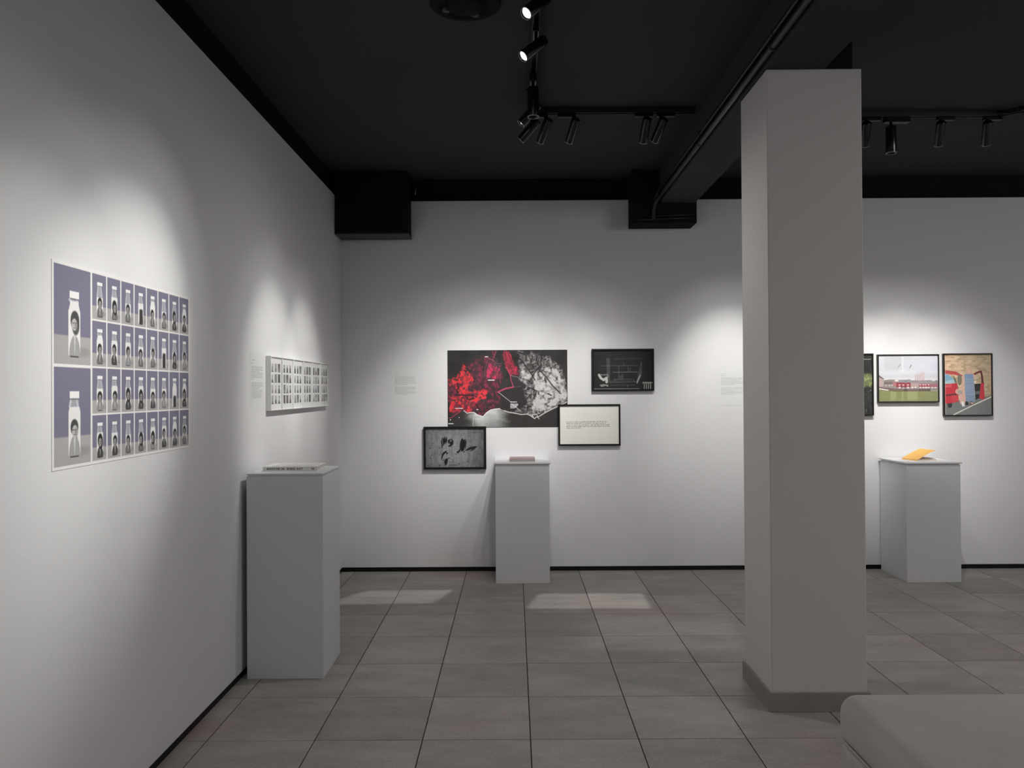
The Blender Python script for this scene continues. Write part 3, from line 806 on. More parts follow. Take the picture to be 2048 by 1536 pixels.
def paint_town(c):
    g = lambda x, y: ((x - 145) / 1665.0, (y - 125) / 1325.0)
    G = lambda pts: [g(*p) for p in pts]
    U, V = c.U, c.V
    c.a[:] = (214, 215, 222); c.a += ((fbm(U * 4, V * 8, 3) - .5) * 18)[..., None]
    c.rect(0, .0, 1, .03, (236, 236, 240), .7)
    c.put(np.clip((U - .68) * 6, 0, 1) * (V < .55), (222, 222, 238), .5)
    c.put(np.clip(1 - np.abs(V - .47) / .10, 0, 1) * .5, (196, 192, 194))
    c.put(np.clip(1 - np.abs(V - .52) / .05, 0, 1) * .6, (226, 222, 222))
    c.line(G([(760, 380), (700, 470)]), .006, (120, 122, 124), .9); c.line(G([(745, 385), (715, 450), (680, 520), (640, 600)]), .002, (170, 172, 172), .8)
    c.line(G([(1070, 400), (1025, 490)]), .006, (118, 120, 122), .9); c.line(G([(1030, 480), (985, 590)]), .002, (170, 172, 172), .8)
    # tower blocks
    for x0, y0, x1 in ((1165, 680, 1200), (1225, 655, 1262), (1285, 650, 1320), (1335, 620, 1435)):
        c.rect(*g(x0, y0), *g(x1, 850), (208, 186, 190))
    for k in range(7):
        c.rect(*g(1170, 690 + 22 * k), *g(1320, 696 + 22 * k), (180, 160, 164), .7)
        c.rect(*g(1340, 640 + 28 * k), *g(1430, 646 + 28 * k), (226, 208, 210), .8)
    # hills and roofs
    c.poly(G([(145, 850), (500, 815), (900, 840), (1300, 850), (1600, 840), (1700, 880), (1760, 840), (1810, 860), (1810, 1170), (145, 1170)]), (150, 140, 140))
    c.poly(G([(300, 880), (560, 880), (560, 950), (300, 960)]), (124, 112, 112))
    c.poly(G([(660, 830), (1050, 820), (1070, 900), (660, 905)]), (150, 146, 150))
    c.poly(G([(1270, 870), (1600, 870), (1650, 950), (1270, 950)]), (158, 148, 150))
    c.poly(G([(540, 900), (640, 880), (650, 1030), (540, 1010)]), (178, 122, 126))
    c.rect(*g(640, 905), *g(1040, 1040), (150, 70, 80)); c.rect(*g(1280, 950), *g(1590, 1060), (146, 52, 74)); c.rect(*g(1595, 960), *g(1800, 1050), (170, 110, 124))
    c.rect(*g(1060, 920), *g(1270, 1060), (182, 158, 156))
    for x in (705, 810, 940, 1290, 1370, 1440, 1520):
        c.rect(*g(x, 960), *g(x + 55, 995), (226, 186, 180)); c.rect(*g(x, 1030), *g(x + 60, 1075), (222, 206, 206))
    for x in (330, 430, 500): c.rect(*g(x, 965), *g(x + 45, 1010), (196, 180, 178))
    c.rect(*g(600, 830), *g(700, 875), (232, 226, 224)); c.rect(*g(780, 1035), *g(910, 1055), (90, 76, 80)); c.rect(*g(880, 840), *g(945, 930), (132, 128, 132), .8)
    c.poly(G([(300, 1050), (600, 1080), (860, 1100), (1280, 1100), (1600, 1090), (1600, 1165), (145, 1165), (145, 1030)]), (120, 104, 94))
    c.rect(*g(1285, 1090), *g(1600, 1165), (98, 84, 80)); c.rect(*g(860, 1090), *g(945, 1160), (92, 84, 74))
    for x in (1340, 1410, 1480): c.rect(*g(x, 1090), *g(x + 12, 1165), (140, 126, 120))
    for x, y in ((1090, 1055), (1180, 1050), (1650, 1060), (1740, 1060), (1480, 1050)): c.ell(*g(x, y), .022, .012, (232, 226, 222))
    c.poly(G([(145, 690), (300, 800), (290, 830), (290, 1020), (145, 1020)]), (186, 166, 164)); c.poly(G([(145, 680), (300, 795), (285, 815), (145, 740)]), (110, 100, 98))
    # field
    c.poly(G([(145, 1110), (420, 1150), (800, 1165), (1810, 1165), (1810, 1460), (145, 1460)]), (140, 142, 98))
    gm = (V > g(0, 1168)[1]).astype(float)
    c.put(gm * np.clip((fbm(U * 8, V * 30, 13) - .4) * 2, 0, 1), (156, 160, 116), .6)
    for x0, x1 in ((790, 840), (945, 1240), (470, 640)): c.rect(*g(x0, 1170), *g(x1, 1440), (172, 178, 132), .5)
    c.rect(*g(145, 1400), *g(1810, 1450), (140, 140, 112), .5, soft=.01)
    c.line(G([(145, 1080), (420, 1128)]), .008, (238, 234, 226)); c.line(G([(420, 1130), (700, 1180), (860, 1160)]), .004, (120, 124, 70))
    c.rect(*g(1610, 1140), *g(1800, 1150), (190, 178, 160))
    c.rect(*g(310, 150), *g(800, 540), (186, 188, 190), .35, soft=.01); c.rect(*g(800, 130), *g(850, 620), (232, 234, 238), .4, soft=.005)  # glass reflections painted as translucent rectangles over the sky
frame_thing('framed_photograph', 2.915, 3.406, 1.338, 1.7225, 'black framed colour photograph of red houses behind a green field', paint_town, bar=0.008, nx=320)

def paint_car(c):
    g = lambda x, y: ((x - 240) / 925.0, (y - 175) / 1150.0)
    G = lambda pts: [g(*p) for p in pts]
    U, V = c.U, c.V
    c.a[:] = (214, 178, 146)
    bw, bh = 11.0, 32.0
    row = np.floor(V * bh); brick = np.floor(U * bw + (row % 2) * .5)
    r_ = np.random.RandomState(9); T = r_.rand(80, 80)
    tone = T[row.astype(int) % 80, brick.astype(int) % 80]
    c.a += ((tone - .5) * 44)[..., None] * np.array((1, .95, .9)); c.a[..., 0] += (U * -22)
    mort = ((V * bh) % 1 < .16) | ((U * bw + (row % 2) * .5) % 1 < .08)
    c.put(mort.astype(float), (222, 204, 182), .4)
    c.put(np.clip((U - .5) * 2, 0, 1) * .22, (150, 112, 86))
    # road
    c.poly(G([(240, 1060), (700, 1040), (1165, 960), (1165, 1325), (240, 1325)]), (122, 126, 124)); c.put((V > .76) * (fbm(U * 30, V * 30, 2) - .4), (140, 142, 142), .6)
    c.line(G([(420, 1320), (760, 1160), (1165, 985)]), .009, (226, 222, 208))
    # car
    redc = (200, 58, 72)
    c.poly(G([(240, 470), (330, 480), (470, 500), (610, 580), (590, 600), (440, 560), (240, 540)]), (190, 84, 82))
    c.poly(G([(240, 540), (330, 560), (400, 620), (430, 700), (240, 730)]), (130, 172, 194)); c.poly(G([(240, 690), (440, 640), (440, 720), (240, 735)]), (170, 196, 206))
    c.poly(G([(400, 570), (470, 640), (520, 830), (490, 850), (440, 690)]), (112, 118, 104))
    c.poly(G([(240, 735), (490, 725), (510, 900), (510, 1075), (270, 1115), (240, 1090)]), redc)
    c.poly(G([(240, 760), (380, 740), (380, 800), (240, 805)]), (222, 110, 112), .7); c.poly(G([(380, 930), (510, 910), (520, 1060), (390, 1085)]), (210, 80, 84), .8)
    c.line(G([(280, 952), (500, 930)]), .012, (92, 60, 62)); c.poly(G([(290, 1110), (390, 1095), (380, 1180), (310, 1190)]), (52, 60, 60))
    # open door
    c.line(G([(820, 560), (880, 525), (965, 500), (985, 600), (1000, 720)]), .014, (112, 44, 54)); c.poly(G([(960, 510), (985, 520), (1010, 720), (975, 740)]), (98, 34, 44))
    c.poly(G([(830, 740), (960, 730), (960, 1000), (850, 1040)]), (46, 48, 50)); c.poly(G([(840, 880), (950, 870), (950, 930), (840, 940)]), (120, 124, 126), .8)
    c.poly(G([(955, 730), (1020, 720), (1035, 1000), (1000, 1045), (925, 1010)]), redc)
    c.ell(*g(845, 700), .028, .014, (238, 232, 226))
    # person standing in a long blue dress
    skin = (222, 178, 166)
    c.ell(*g(720, 490), .052, .058, (206, 170, 140)); c.ell(*g(722, 500), .036, .042, skin)
    c.ell(*g(700, 435), .02, .02, (214, 186, 160))
    c.line(G([(650, 560), (610, 600), (540, 620)]), .016, skin); c.line(G([(800, 560), (850, 600)]), .014, skin); c.line(G([(640, 580), (600, 720), (600, 850)]), .016, skin)
    dress = (140, 158, 182)
    c.poly(G([(645, 545), (800, 545), (815, 620), (815, 650), (640, 650), (635, 590)]), (134, 156, 186))
    c.poly(G([(640, 650), (820, 650), (830, 820), (835, 950), (845, 1075), (665, 1075), (645, 950), (640, 820)]), dress)
    for y in (650, 700, 770, 810, 940): c.line(G([(642, y), (828, y)]), .003, (166, 182, 200), .8)
    for x in (680, 715, 750, 785, 815): c.line(G([(x, 950), (x + (x - 740) * .1, 1070)]), .004, (110, 126, 148), .7)
    for x0 in (650, 745): c.poly(G([(x0, 1070), (x0 + 40, 1070), (x0 + 65, 1130), (x0 + 20, 1140), (x0, 1120)]), (40, 40, 44))
    c.poly(G([(740, 1085), (800, 1085), (805, 1120), (770, 1125)]), (206, 170, 160))
    # seated person in the car: lower leg and white boot
    c.ell(*g(540, 660), .05, .09, (130, 124, 108)); c.line(G([(510, 880), (590, 910), (600, 1000), (595, 1080)]), .045, skin, .95)
    c.poly(G([(570, 1070), (612, 1070), (640, 1160), (585, 1165)]), (232, 232, 230)); c.poly(G([(500, 850), (590, 860), (600, 930), (510, 930)]), (170, 168, 160), .9)
    c.rect(0, 0, .025, 1, (226, 214, 200), .5); c.rect(.96, 0, 1, .6, (214, 178, 160), .6)
frame_thing('framed_photograph', 3.442, 3.833, 1.227, 1.7275, 'black framed upright photograph of a person in a blue dress by a red car', paint_car, bar=0.008, nx=300)

# --- text panels on the wall
def paint_label(rows, seed, base=(226, 226, 224), ink=(138, 138, 137)):
    def f(c):
        c.a[:] = base
        for v, n, w_ in rows:
            text_rows(c, .08, v, .84, .0268, w_[:n], ink, .0030, seed + int(v * 100), .8, cw=.0034)
    return f
rows_a = [(.15, 1, [.25]), (.20, 1, [.22]), (.26, 8, [1, .96, 1, .9, 1, .98, 1, .6]), (.52, 8, [1, .94, 1, .6, 1, 1, .97, .62])]
def wall_label(X0, X1, Z0, Z1, lb, seed):
    root = empty('text_panel', ((X0 + X1) / 2, YB, Z0), lb, 'text panel')
    cv = Canvas(170, 250, X1 - X0, Z1 - Z0); paint_label(rows_a, seed)(cv)
    print_obj('print', cv, (X0, YB - 0.0010, Z1), (1, 0, 0), (0, 0, -1), 0.0008, root)
wall_label(-0.975, -0.775, 1.333, 1.645, 'pale text panel on the back wall left of the map poster', 5)
wall_label(1.648, 1.858, 1.322, 1.62, 'pale text panel on the back wall just left of the pillar, partly covered by it', 8)
root = empty('text_panel', (XL, 4.155, 1.36), 'tall pale text panel on the left wall before the row of white frames', 'text panel')
cv = Canvas(150, 230, 0.213, 0.30)
paint_label([(.13, 1, [.3]), (.19, 1, [.2]), (.25, 9, [1, .95, 1, .72, 1, 1, .97, 1, .2]), (.535, 11, [1, .95, 1, .8, .6, 1, 1, .84, .9, .9, .86])], 21, (222, 222, 221), (104, 104, 106))(cv)
print_obj('print', cv, (XL + 0.0010, 4.05, 1.662), (0, 1, 0), (0, 0, -1), 0.0008, root)

# --- bottle poster on the left wall
def bottle(c, u0_, v0_, u1, v1, seed, big=0):
    r_ = np.random.RandomState(seed)
    W_, H_ = u1 - u0_, v1 - v0_
    X = lambda x: u0_ + x * W_
    Y = lambda y: v1 - y * H_
    c.rect(u0_, v0_, u1, v1, (122, 119, 140))
    inside = ((c.U > u0_) & (c.U < u1) & (c.V > v0_) & (c.V < v1)).astype(float)
    tt = (v1 - c.V) / H_
    c.put(inside * np.clip((.30 - tt) * 60, 0, 1), (172, 169, 168))
    cx = .54
    if big: hw, cap, top, bot, nk = .165, .130, .755, .10, .118
    else: hw, cap, top, bot, nk = .225, .185, .83, .075, .14
    shape = r_.choice([0, 1])
    if big: shape = 0
    # shadow of the bottle on the table in the photograph
    c.put(inside * np.clip((1 - np.sqrt(((c.U - X(cx + .2)) / (.26 * W_)) ** 2 + ((c.V - Y(.13)) / (.05 * H_)) ** 2)) / .8 + .5, 0, 1), (140, 138, 136), .55)
    # glass body
    sh = .60 if big else .62
    neck = top - .085
    P_ = [(cx - hw, bot), (cx - hw, sh - .06), (cx - nk if shape == 0 else cx - nk * .9, neck - (.02 if shape else .05)), (cx - nk, neck), (cx + nk, neck), (cx + nk, neck - (.02 if shape else .05)), (cx + hw, sh - .06), (cx + hw, bot), (cx + hw * .8, bot - .025), (cx - hw * .8, bot - .025)]
    c.poly([(X(a), Y(b)) for a, b in P_], (164, 163, 172))
    fill = r_.choice([.50, .55, .58, .62, .70]) if not big else (.66 if big == 1 else .60)
    bodym = c.inside([(X(a), Y(b)) for a, b in P_]).astype(float)
    c.put(bodym * np.clip((fill - tt) * 80, 0, 1), (232, 231, 229))
    c.line([(X(cx - hw * .6), Y(neck)), (X(cx - hw * .8), Y(fill))], .05 * W_ * c.w, (236, 236, 240), .6)
    c.line([(X(cx + hw * .35), Y(neck)), (X(cx + hw * .55), Y(fill))], .04 * W_ * c.w, (226, 226, 232), .55)
    # cap
    c.rect(X(cx - nk), Y(neck + .012), X(cx + nk), Y(neck - .004), (120, 118, 126), .8)
    c.rect(X(cx - cap), Y(top), X(cx + cap), Y(neck + .012), (238, 237, 236))
    # portrait in the milk
    mx = X(cx + r_.uniform(-.03, .03))
    hy = (.42 if big == 1 else .35) if big else r_.uniform(.31, .40)
    hr = (.105 if big else .158) * W_
    hv = (.074 if big else .112) * H_
    if r_.rand() < .9 or big:
        d = 46 if not big else 84
        body = r_.choice([46, 90, 130, 40])
        if big: body = 150
        bm_ = bodym
        m = bm_ * ((((c.U - mx) / (hr * 1.45)) ** 2 + ((c.V - Y(.08)) / (.22 * H_)) ** 2) < 1) * (tt < hy)
        c.put(m.astype(float), (body, body, body + 2), .85)
        c.poly([(mx - hr * .3, Y(hy - .06)), (mx + hr * .3, Y(hy - .06)), (mx, Y(.07))], (214, 212, 210), .8)
        side = r_.uniform(-.25, .25)
        hair = r_.choice([0, 1, 2])
        c.ell(mx + side * hr * .3, Y(hy + .035), hr * (1.12 if hair != 1 else 1.0), hv * (1.1 if hair < 2 else 1.35), (d - 22, d - 22, d - 20), .95, soft=.2)
        if hair == 2: c.ell(mx + hr * .25, Y(hy - .02), hr * .95, hv * 1.3, (d - 18, d - 18, d - 18), .9, soft=.25)
        c.ell(mx - side * hr * .5, Y(hy - .008), hr * .74, hv * .86, (158, 156, 154) if not big else (190, 188, 186), .97, soft=.2)
        c.rect(mx - hr * .62, Y(hy + .012), mx - hr * .12, Y(hy + .002), (70, 70, 70), .8)
        c.rect(mx + hr * .12, Y(hy + .012), mx + hr * .62, Y(hy + .002), (70, 70, 70), .8)
        c.line([(mx, Y(hy + .01)), (mx + hr * .12, Y(hy - .02))], hr * .16 * c.w, (128, 126, 126), .8)
        c.rect(mx - hr * .32, Y(hy - .038), mx + hr * .32, Y(hy - .046), (88, 84, 84), .85)
        c.ell(mx + hr * .5, Y(hy - .02), hr * .35, hv * .7, (120, 118, 118), .5, soft=.8)
    else:
        for k in (-1, .1, 1):
            c.ell(mx + k * hr * .6, Y(hy + .02 - abs(k) * .01), hr * .32, hv * .35, (60, 60, 60), .95)
            c.poly([(mx + k * hr * .6 - hr * .4, Y(.06)), (mx + k * hr * .6 - hr * .35, Y(hy)), (mx + k * hr * .6 + hr * .35, Y(hy)), (mx + k * hr * .6 + hr * .4, Y(.06))], (52, 52, 54), .95)
    c.rect(X(cx - hw * .7), Y(bot - .012), X(cx + hw * .7), Y(bot - .028), (60, 60, 64), .8)
PY0_, PY1_, PZ0, PZ1 = 2.307, 3.290, 1.220, 1.860
po = empty('bottle_poster', (XL, (PY0_ + PY1_) / 2, PZ0), 'large white-bordered poster of many milk bottles with faces on violet, left wall', 'poster')
cv = Canvas(660, 430, PY1_ - PY0_, PZ1 - PZ0, (234, 233, 230))
# column edges found on the wall, in parts of the width
b_ = .010
c0 = .221
for k in range(2):
    bottle(cv, b_, .016 + k * .492, c0 - .006, .016 + k * .492 + .476, 100 + k, big=k + 1)
cw = (1 - b_ - c0) / 8
for j in range(4):
    for i in range(8):
        u_ = c0 + i * cw + .004; v_ = .016 + j * .2445
        bottle(cv, u_, v_, u_ + cw - .008, v_ + .234, 7 * j + i * 31 + 3)
print_obj('print', cv, (XL + 0.0014, PY0_, PZ1), (0, 1, 0), (0, 0, -1), 0.0012, po)

# --- six white frames in a row on the left wall
def paint_six(seed):
    def f(c):
        r_ = np.random.RandomState(seed)
        c.a[:] = (246, 246, 244)
        for j in range(4):
            for i in range(3):
                u0_ = .09 + i * .30; u1 = u0_ + .22; v0_ = .115 + j * .205; v1 = v0_ + .168
                bg = r_.choice([228, 215, 190, 52, 130, 232], p=[.3, .2, .16, .14, .1, .1])
                c.rect(u0_, v0_, u1, v1, (bg, bg, bg))
                fg = r_.choice([14, 20, 50, 130]) if bg > 120 else r_.choice([215, 150, 24])
                m = (u0_ + u1) / 2; w_ = (u1 - u0_)
                lv = r_.uniform(.25, .6)
                yy = v0_ + (v1 - v0_) * lv
                c.poly([(m - w_ * .07, v0_ + .01), (m + w_ * .07, v0_ + .01), (m + w_ * .10, yy), (m + w_ * .30, yy + .03), (m + w_ * .36, v1 - .004), (m - w_ * .36, v1 - .004), (m - w_ * .30, yy + .03), (m - w_ * .10, yy)], (fg, fg, fg), .9)
                if r_.rand() < .4: c.ell(m, v0_ + .03, w_ * .2, .018, (fg, fg, fg), .8)
                if r_.rand() < .3: c.rect(u0_, v1 - .018, u1, v1, (50, 50, 50))
    return f
SY0, SY1, SZ0, SZ1 = 4.300, 5.645, 1.347, 1.657
sw = (SY1 - SY0) / 6
ordn = ('first white framed sheet of twelve tiny pictures, nearest the camera, left wall', 'second white framed sheet of twelve tiny pictures counted from the camera, left wall',
        'third white framed sheet of tiny pictures, the faint one left of the row middle', 'fourth white framed sheet of tiny pictures, just right of the row middle',
        'fifth white framed sheet of tiny pictures, last but one towards the corner', 'sixth white framed sheet of tiny pictures, nearest the back corner of the room')
for k in range(6):
    y0 = SY0 + k * sw + 0.002; y1 = SY0 + (k + 1) * sw - 0.002
    root = empty('framed_print', (XL, (y0 + y1) / 2, SZ0), ordn[k], 'framed picture', 'six white frames hung edge to edge')
    bar = 0.007; dp = 0.030
    for a, b in (((XL + .001, y0, SZ1 - bar), (XL + dp, y1, SZ1)), ((XL + .001, y0, SZ0), (XL + dp, y1, SZ0 + bar)), ((XL + .001, y0, SZ0 + bar), (XL + dp, y0 + bar, SZ1 - bar)), ((XL + .001, y1 - bar, SZ0 + bar), (XL + dp, y1, SZ1 - bar))):
        box('frame_bar', a, b, M['wframe'], root, bev=0.001, seg=1)
    cv = Canvas(110, 170, y1 - y0 - 2 * bar, SZ1 - SZ0 - 2 * bar); paint_six(40 + k)(cv)
    print_obj('print', cv, (XL + dp - 0.008, y0 + bar, SZ1 - bar), (0, 1, 0), (0, 0, -1), 0.004, root)
    xg = XL + dp - .004; pane('glass_pane', [(xg, y0 + bar, SZ0 + bar), (xg, y1 - bar, SZ0 + bar), (xg, y1 - bar, SZ1 - bar), (xg, y0 + bar, SZ1 - bar)], M['glass'], root)

# ------------------------------------------------------------------ plinths
def plinth(x0, y0, x1, y1, H_, lb, slab=0.012, over=0.008, gap=0.0):
    root = empty('plinth', ((x0 + x1) / 2, (y0 + y1) / 2, 0), lb, 'plinth', 'white exhibition plinths')
    box('body', (x0, y0, 0.0), (x1, y1, H_ - slab - gap), M['plinth'], root, bev=0.002, seg=2)
    if gap: box('shadow_gap', (x0 + .006, y0 + .006, H_ - slab - gap), (x1 - .006, y1 - .006, H_ - slab), M['plinth'], root)
    box('top_board', (x0 - over, y0 - over, H_ - slab), (x1 + over, min(y1 + over, YB - .002), H_), M['plinth'], root, bev=0.0015, seg=1)
    return root
plinth(-1.360, 3.905, -0.972, 4.275, 1.040, 'tall white plinth close to the left wall carrying the thick white book', slab=0.010, over=0.0, gap=0.005)
plinth(-0.145, 5.803, 0.262, 6.19, 0.908, 'white plinth against the middle of the back wall below the map', slab=0.012, over=0.010, gap=0.004)
plinth(2.926, 5.768, 3.332, 6.175, 0.897, 'white plinth right of the pillar carrying the orange book', slab=0.012, over=0.009, gap=0.008)

# ------------------------------------------------------------------ books
def rot_box(bm, o, ex, ey, a, b):
    """box in a frame turned in the ground plane"""
    o = Vector(o); ex = Vector(ex); ey = Vector(ey)
    vs = []
    for z in (a[2], b[2]):
        for p, q in ((a[0], a[1]), (b[0], a[1]), (b[0], b[1]), (a[0], b[1])):
            v = o + ex * p + ey * q; vs.append(bm.verts.new((v.x, v.y, o.z + z)))
    for q in ((3, 2, 1, 0), (4, 5, 6, 7), (0, 1, 5, 4), (1, 2, 6, 5), (2, 3, 7, 6), (3, 0, 4, 7)):
        bm.faces.new([vs[i] for i in q])
def hard_book(o, ang, w, d, th, lb, cover, name='book', over=0.003, ct=0.0025):
    """spine towards the camera; w along the spine, d its depth"""
    ex = Vector((math.cos(ang), math.sin(ang), 0)); ey = Vector((-math.sin(ang), math.cos(ang), 0))
    root = empty(name, o, lb, 'book')
    bm = bmesh.new(); rot_box(bm, o, ex, ey, (0, 0, 0), (w, d, ct)); bm_obj('back_cover', bm, cover, root)
    bm = bmesh.new(); rot_box(bm, o, ex, ey, (0, 0, th - ct), (w, d, th)); bm_obj('front_cover', bm, cover, root)
    bm = bmesh.new(); rot_box(bm, o, ex, ey, (0, 0, ct), (w, ct, th - ct)); bm_obj('spine', bm, cover, root)
    bm = bmesh.new(); rot_box(bm, o, ex, ey, (over, ct, ct), (w - over, d - over, th - ct)); bm_obj('page_block', bm, M['pages'], root)
    return root, ex, ey
ang = math.radians(0.8)
bo = Vector((-1.312, 4.015, 1.040))
root, ex, ey = hard_book(bo, ang, 0.282, 0.20, 0.023, 'thick white book with black spine lettering lying on the left plinth', M['paper'])
def lettering(txt, size, o, ex_, ez_, parent, matl, name='lettering', sp=1.0):
    cu = bpy.data.curves.new(name, 'FONT'); cu.body = txt; cu.size = size; cu.space_character = sp; cu.extrude = 0.0003; cu.offset = 0.00055; cu.resolution_u = 2
    to = bpy.data.objects.new('tmp', cu); COL.objects.link(to)
    bpy.context.view_layer.update()
    dg = bpy.context.evaluated_depsgraph_get()
    me = bpy.data.meshes.new_from_object(to.evaluated_get(dg))
    bpy.data.objects.remove(to)
    ex_ = Vector(ex_).normalized(); ez_ = Vector(ez_).normalized(); n_ = ex_.cross(ez_)
    base = Vector((0, 0, 0)); p = parent
    while p is not None: base += Vector(p.location); p = p.parent
    o = Vector(o) - base
    for v in me.vertices:
        q = v.co.copy(); v.co = o + ex_ * q.x + ez_ * q.y + n_ * q.z
    return link(name, me, matl, parent)
lettering('BREATHE IN  BURN OUT', 0.0125, bo + ex * 0.020 - ey * 0.0004 + Vector((0, 0, 0.0075)), ex, (0, 0, 1), root, M['ink'], sp=1.40)
lettering('TA', 0.0125, bo + ex * 0.250 - ey * 0.0004 + Vector((0, 0, 0.0075)), ex, (0, 0, 1), root, M['ink'], sp=1.2)
bm = bmesh.new()
for k in range(4):
    p0 = bo + ex * (0.035 + 0.055 * k) + ey * 0.03 + Vector((0, 0, 0.0231)); a = [p0, p0 + ex * 0.042, p0 + ex * 0.042 + ey * 0.15, p0 + ey * 0.15]
    a = [p0, p0 + ex * 0.045, p0 + ex * 0.060 + ey * 0.15, p0 + ex * 0.02 + ey * 0.15]
    vs = [bm.verts.new(v) for v in a] + [bm.verts.new(v + Vector((0, 0, 0.0004))) for v in a]
    for q in ((3, 2, 1, 0), (4, 5, 6, 7), (0, 1, 5, 4), (1, 2, 6, 5), (2, 3, 7, 6), (3, 0, 4, 7)): bm.faces.new([vs[i] for i in q])
bm_obj('cover_pictures', bm, M['pages'], root)

o2 = Vector((-0.036, 5.885, 0.908))
hard_book(o2, math.radians(0.5), 0.193, 0.15, 0.014, 'grey book at the bottom of the small pile on the middle plinth', M['greycover'])
hard_book(o2 + Vector((-0.002, 0.004, 0.014)), math.radians(-0.8), 0.194, 0.145, 0.013, 'pale pink book on top of the small pile on the middle plinth', M['pink'])

# orange softcover, its cover springing open; spine at the lower left, seen from the side
def orange_book():
    o = Vector((3.070, 5.875, 0.897))      # near end of the spine
    f_ = Vector((3.030, 6.035, 0.897))     # far end of the spine
    sp = (f_ - o); ls = sp.length; sp.normalize()
    out = Vector((sp.y, -sp.x, 0))         # from spine to fore-edge, to the right
    wd = 0.175
    root = empty('book', (o + f_) / 2, 'orange softcover book with its cover springing open on the right plinth', 'book')
    def slab(nm, prof, t, mt, inset=0.0):
        bm = bmesh.new(); rows = []
        for (x, z) in prof:
            for s_ in (inset, ls - inset):
                p = o + sp * s_ + out * x
                rows.append((bm.verts.new((p.x, p.y, p.z + z)), bm.verts.new((p.x, p.y, p.z + z + t))))
        n = len(prof)
        for i in range(n - 1):
            a0, a1 = rows[2 * i]; b0, b1 = rows[2 * i + 1]; c0_, c1_ = rows[2 * i + 2]; d0, d1 = rows[2 * i + 3]
            bm.faces.new((a1, b1, d1, c1_)); bm.faces.new((a0, c0_, d0, b0)); bm.faces.new((a0, a1, c1_, c0_)); bm.faces.new((b0, d0, d1, b1))
        a0, a1 = rows[0]; b0, b1 = rows[1]; bm.faces.new((a0, b0, b1, a1))
        a0, a1 = rows[-2]; b0, b1 = rows[-1]; bm.faces.new((a0, a1, b1, b0))
        bm_obj(nm, bm, mt, root)
    slab('back_cover', [(0.0, 0.0), (wd, 0.0)], 0.0012, M['orange'])
    slab('page_block', [(0.001, 0.0015), (wd - 0.004, 0.0015)], 0.0075, M['pages'], 0.002)
    slab('open_page', [(0.004, 0.0095), (0.06, 0.011), (wd - 0.006, 0.016)], 0.0006, M['inner'], 0.002)
    slab('front_cover', [(0.0, 0.0098), (0.012, 0.0125), (0.05, 0.032), (0.10, 0.054), (wd - .01, 0.078)], 0.0012, M['orange'])
    slab('spine', [(-0.0012, 0.0), (0.0, 0.0)], 0.0108, M['orange'])
orange_book()

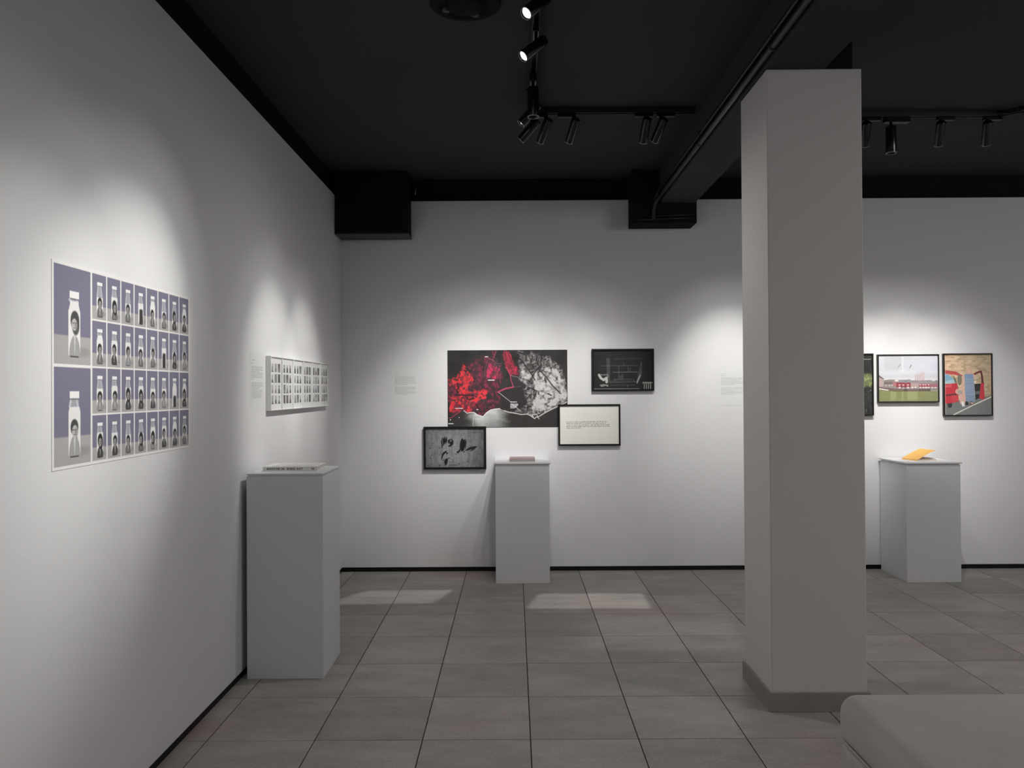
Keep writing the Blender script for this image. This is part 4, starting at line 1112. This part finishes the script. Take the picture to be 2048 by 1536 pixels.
# ------------------------------------------------------------------ upholstered bench at the lower right
BX0, BX1, BY0, BY1 = 1.095, 2.35, 1.50, 2.66
bench = empty('upholstered_bench', ((BX0 + BX1) / 2, (BY0 + BY1) / 2, 0), 'beige velour upholstered bench with rounded corners in the lower right corner', 'bench')
def soft_box(x0, y0, z0, x1, y1, z1, r, crown, n=34, m=10, pw=2.6, waist=0.0):
    """rounded cushion: corners rounded in plan, edges rolled, top slightly crowned"""
    bm = bmesh.new()
    hx, hy, hz = (x1 - x0) / 2, (y1 - y0) / 2, (z1 - z0) / 2; cx, cy, cz = (x0 + x1) / 2, (y0 + y1) / 2, (z0 + z1) / 2
    N = 4 * n
    def ring(ins, z):
        out = []
        R = max(r - ins, 0.004); ax, ay = hx - ins - R, hy - ins - R
        for q in range(4):
            sx, sy = ((1, 1), (-1, 1), (-1, -1), (1, -1))[q]
            for k in range(n):
                t = q * PI / 2 + (PI / 2) * k / (n - 1)
                out.append((cx + sx * ax + R * math.cos(t), cy + sy * ay + R * math.sin(t), z))
        return out
    prof = []
    for k in range(m + 1):      # bottom edge roll
        t = -PI / 2 + (PI / 2) * k / m
        prof.append((r * .62 * (1 - math.cos(t)), cz - hz + min(r * .62, hz) * (1 + math.sin(t))))
    for k in range(m + 1):
        t = (PI / 2) * k / m
        prof.append((r * (1 - math.cos(t)), cz + hz - min(r, hz * 1.0) * (1 - math.sin(t))))
    rings = []
    for ins, z in prof:
        rings.append([bm.verts.new(p) for p in ring(ins, z)])
    # top surface
    top = prof[-1]
    for k in range(1, 9):
        ins = top[0] + (min(hx, hy) - top[0] - 0.02) * (k / 8.0)
        z = top[1] + crown * math.sin(PI / 2 * k / 8.0)
        rings.append([bm.verts.new(p) for p in ring(ins, z)])
    for A, B in zip(rings, rings[1:]):
        for k in range(N):
            bm.faces.new((A[k], A[(k + 1) % N], B[(k + 1) % N], B[k]))
    bm.faces.new(rings[0][::-1]); bm.faces.new(rings[-1])
    return bm
bm_obj('cushion', soft_box(BX0, BY0, 0.262, BX1, BY1, 0.420, 0.062, 0.018), M['fabric'], bench, True)
bm_obj('base', soft_box(BX0 + 0.006, BY0 + 0.006, 0.035, BX1 - 0.006, BY1 - 0.006, 0.268, 0.045, 0.0), M['fabric'], bench, True)
pipe = []
for q in range(4):
    sx, sy = ((1, 1), (-1, 1), (-1, -1), (1, -1))[q]
    for k in range(8):
        t = q * PI / 2 + (PI / 2) * k / 7; R = 0.05
        pipe.append(((BX0 + BX1) / 2 + sx * ((BX1 - BX0) / 2 - .010 - R) + R * math.cos(t), (BY0 + BY1) / 2 + sy * ((BY1 - BY0) / 2 - .010 - R) + R * math.sin(t), 0.2655))
pipe.append(pipe[0])
bm = bmesh.new(); add_tube(bm, pipe, 0.0035, 8); bm_obj('seam', bm, M['fabric'], bench, True)
for x in (BX0 + .08, BX1 - .08):
    for y in (BY0 + .08, BY1 - .08):
        bm = bmesh.new(); add_lathe(bm, (x, y, 0), (0, 0, 1), [(0, 0), (0, .022), (.045, .026), (.045, 0)], 20); bm_obj('leg', bm, M['leg'], bench, True)
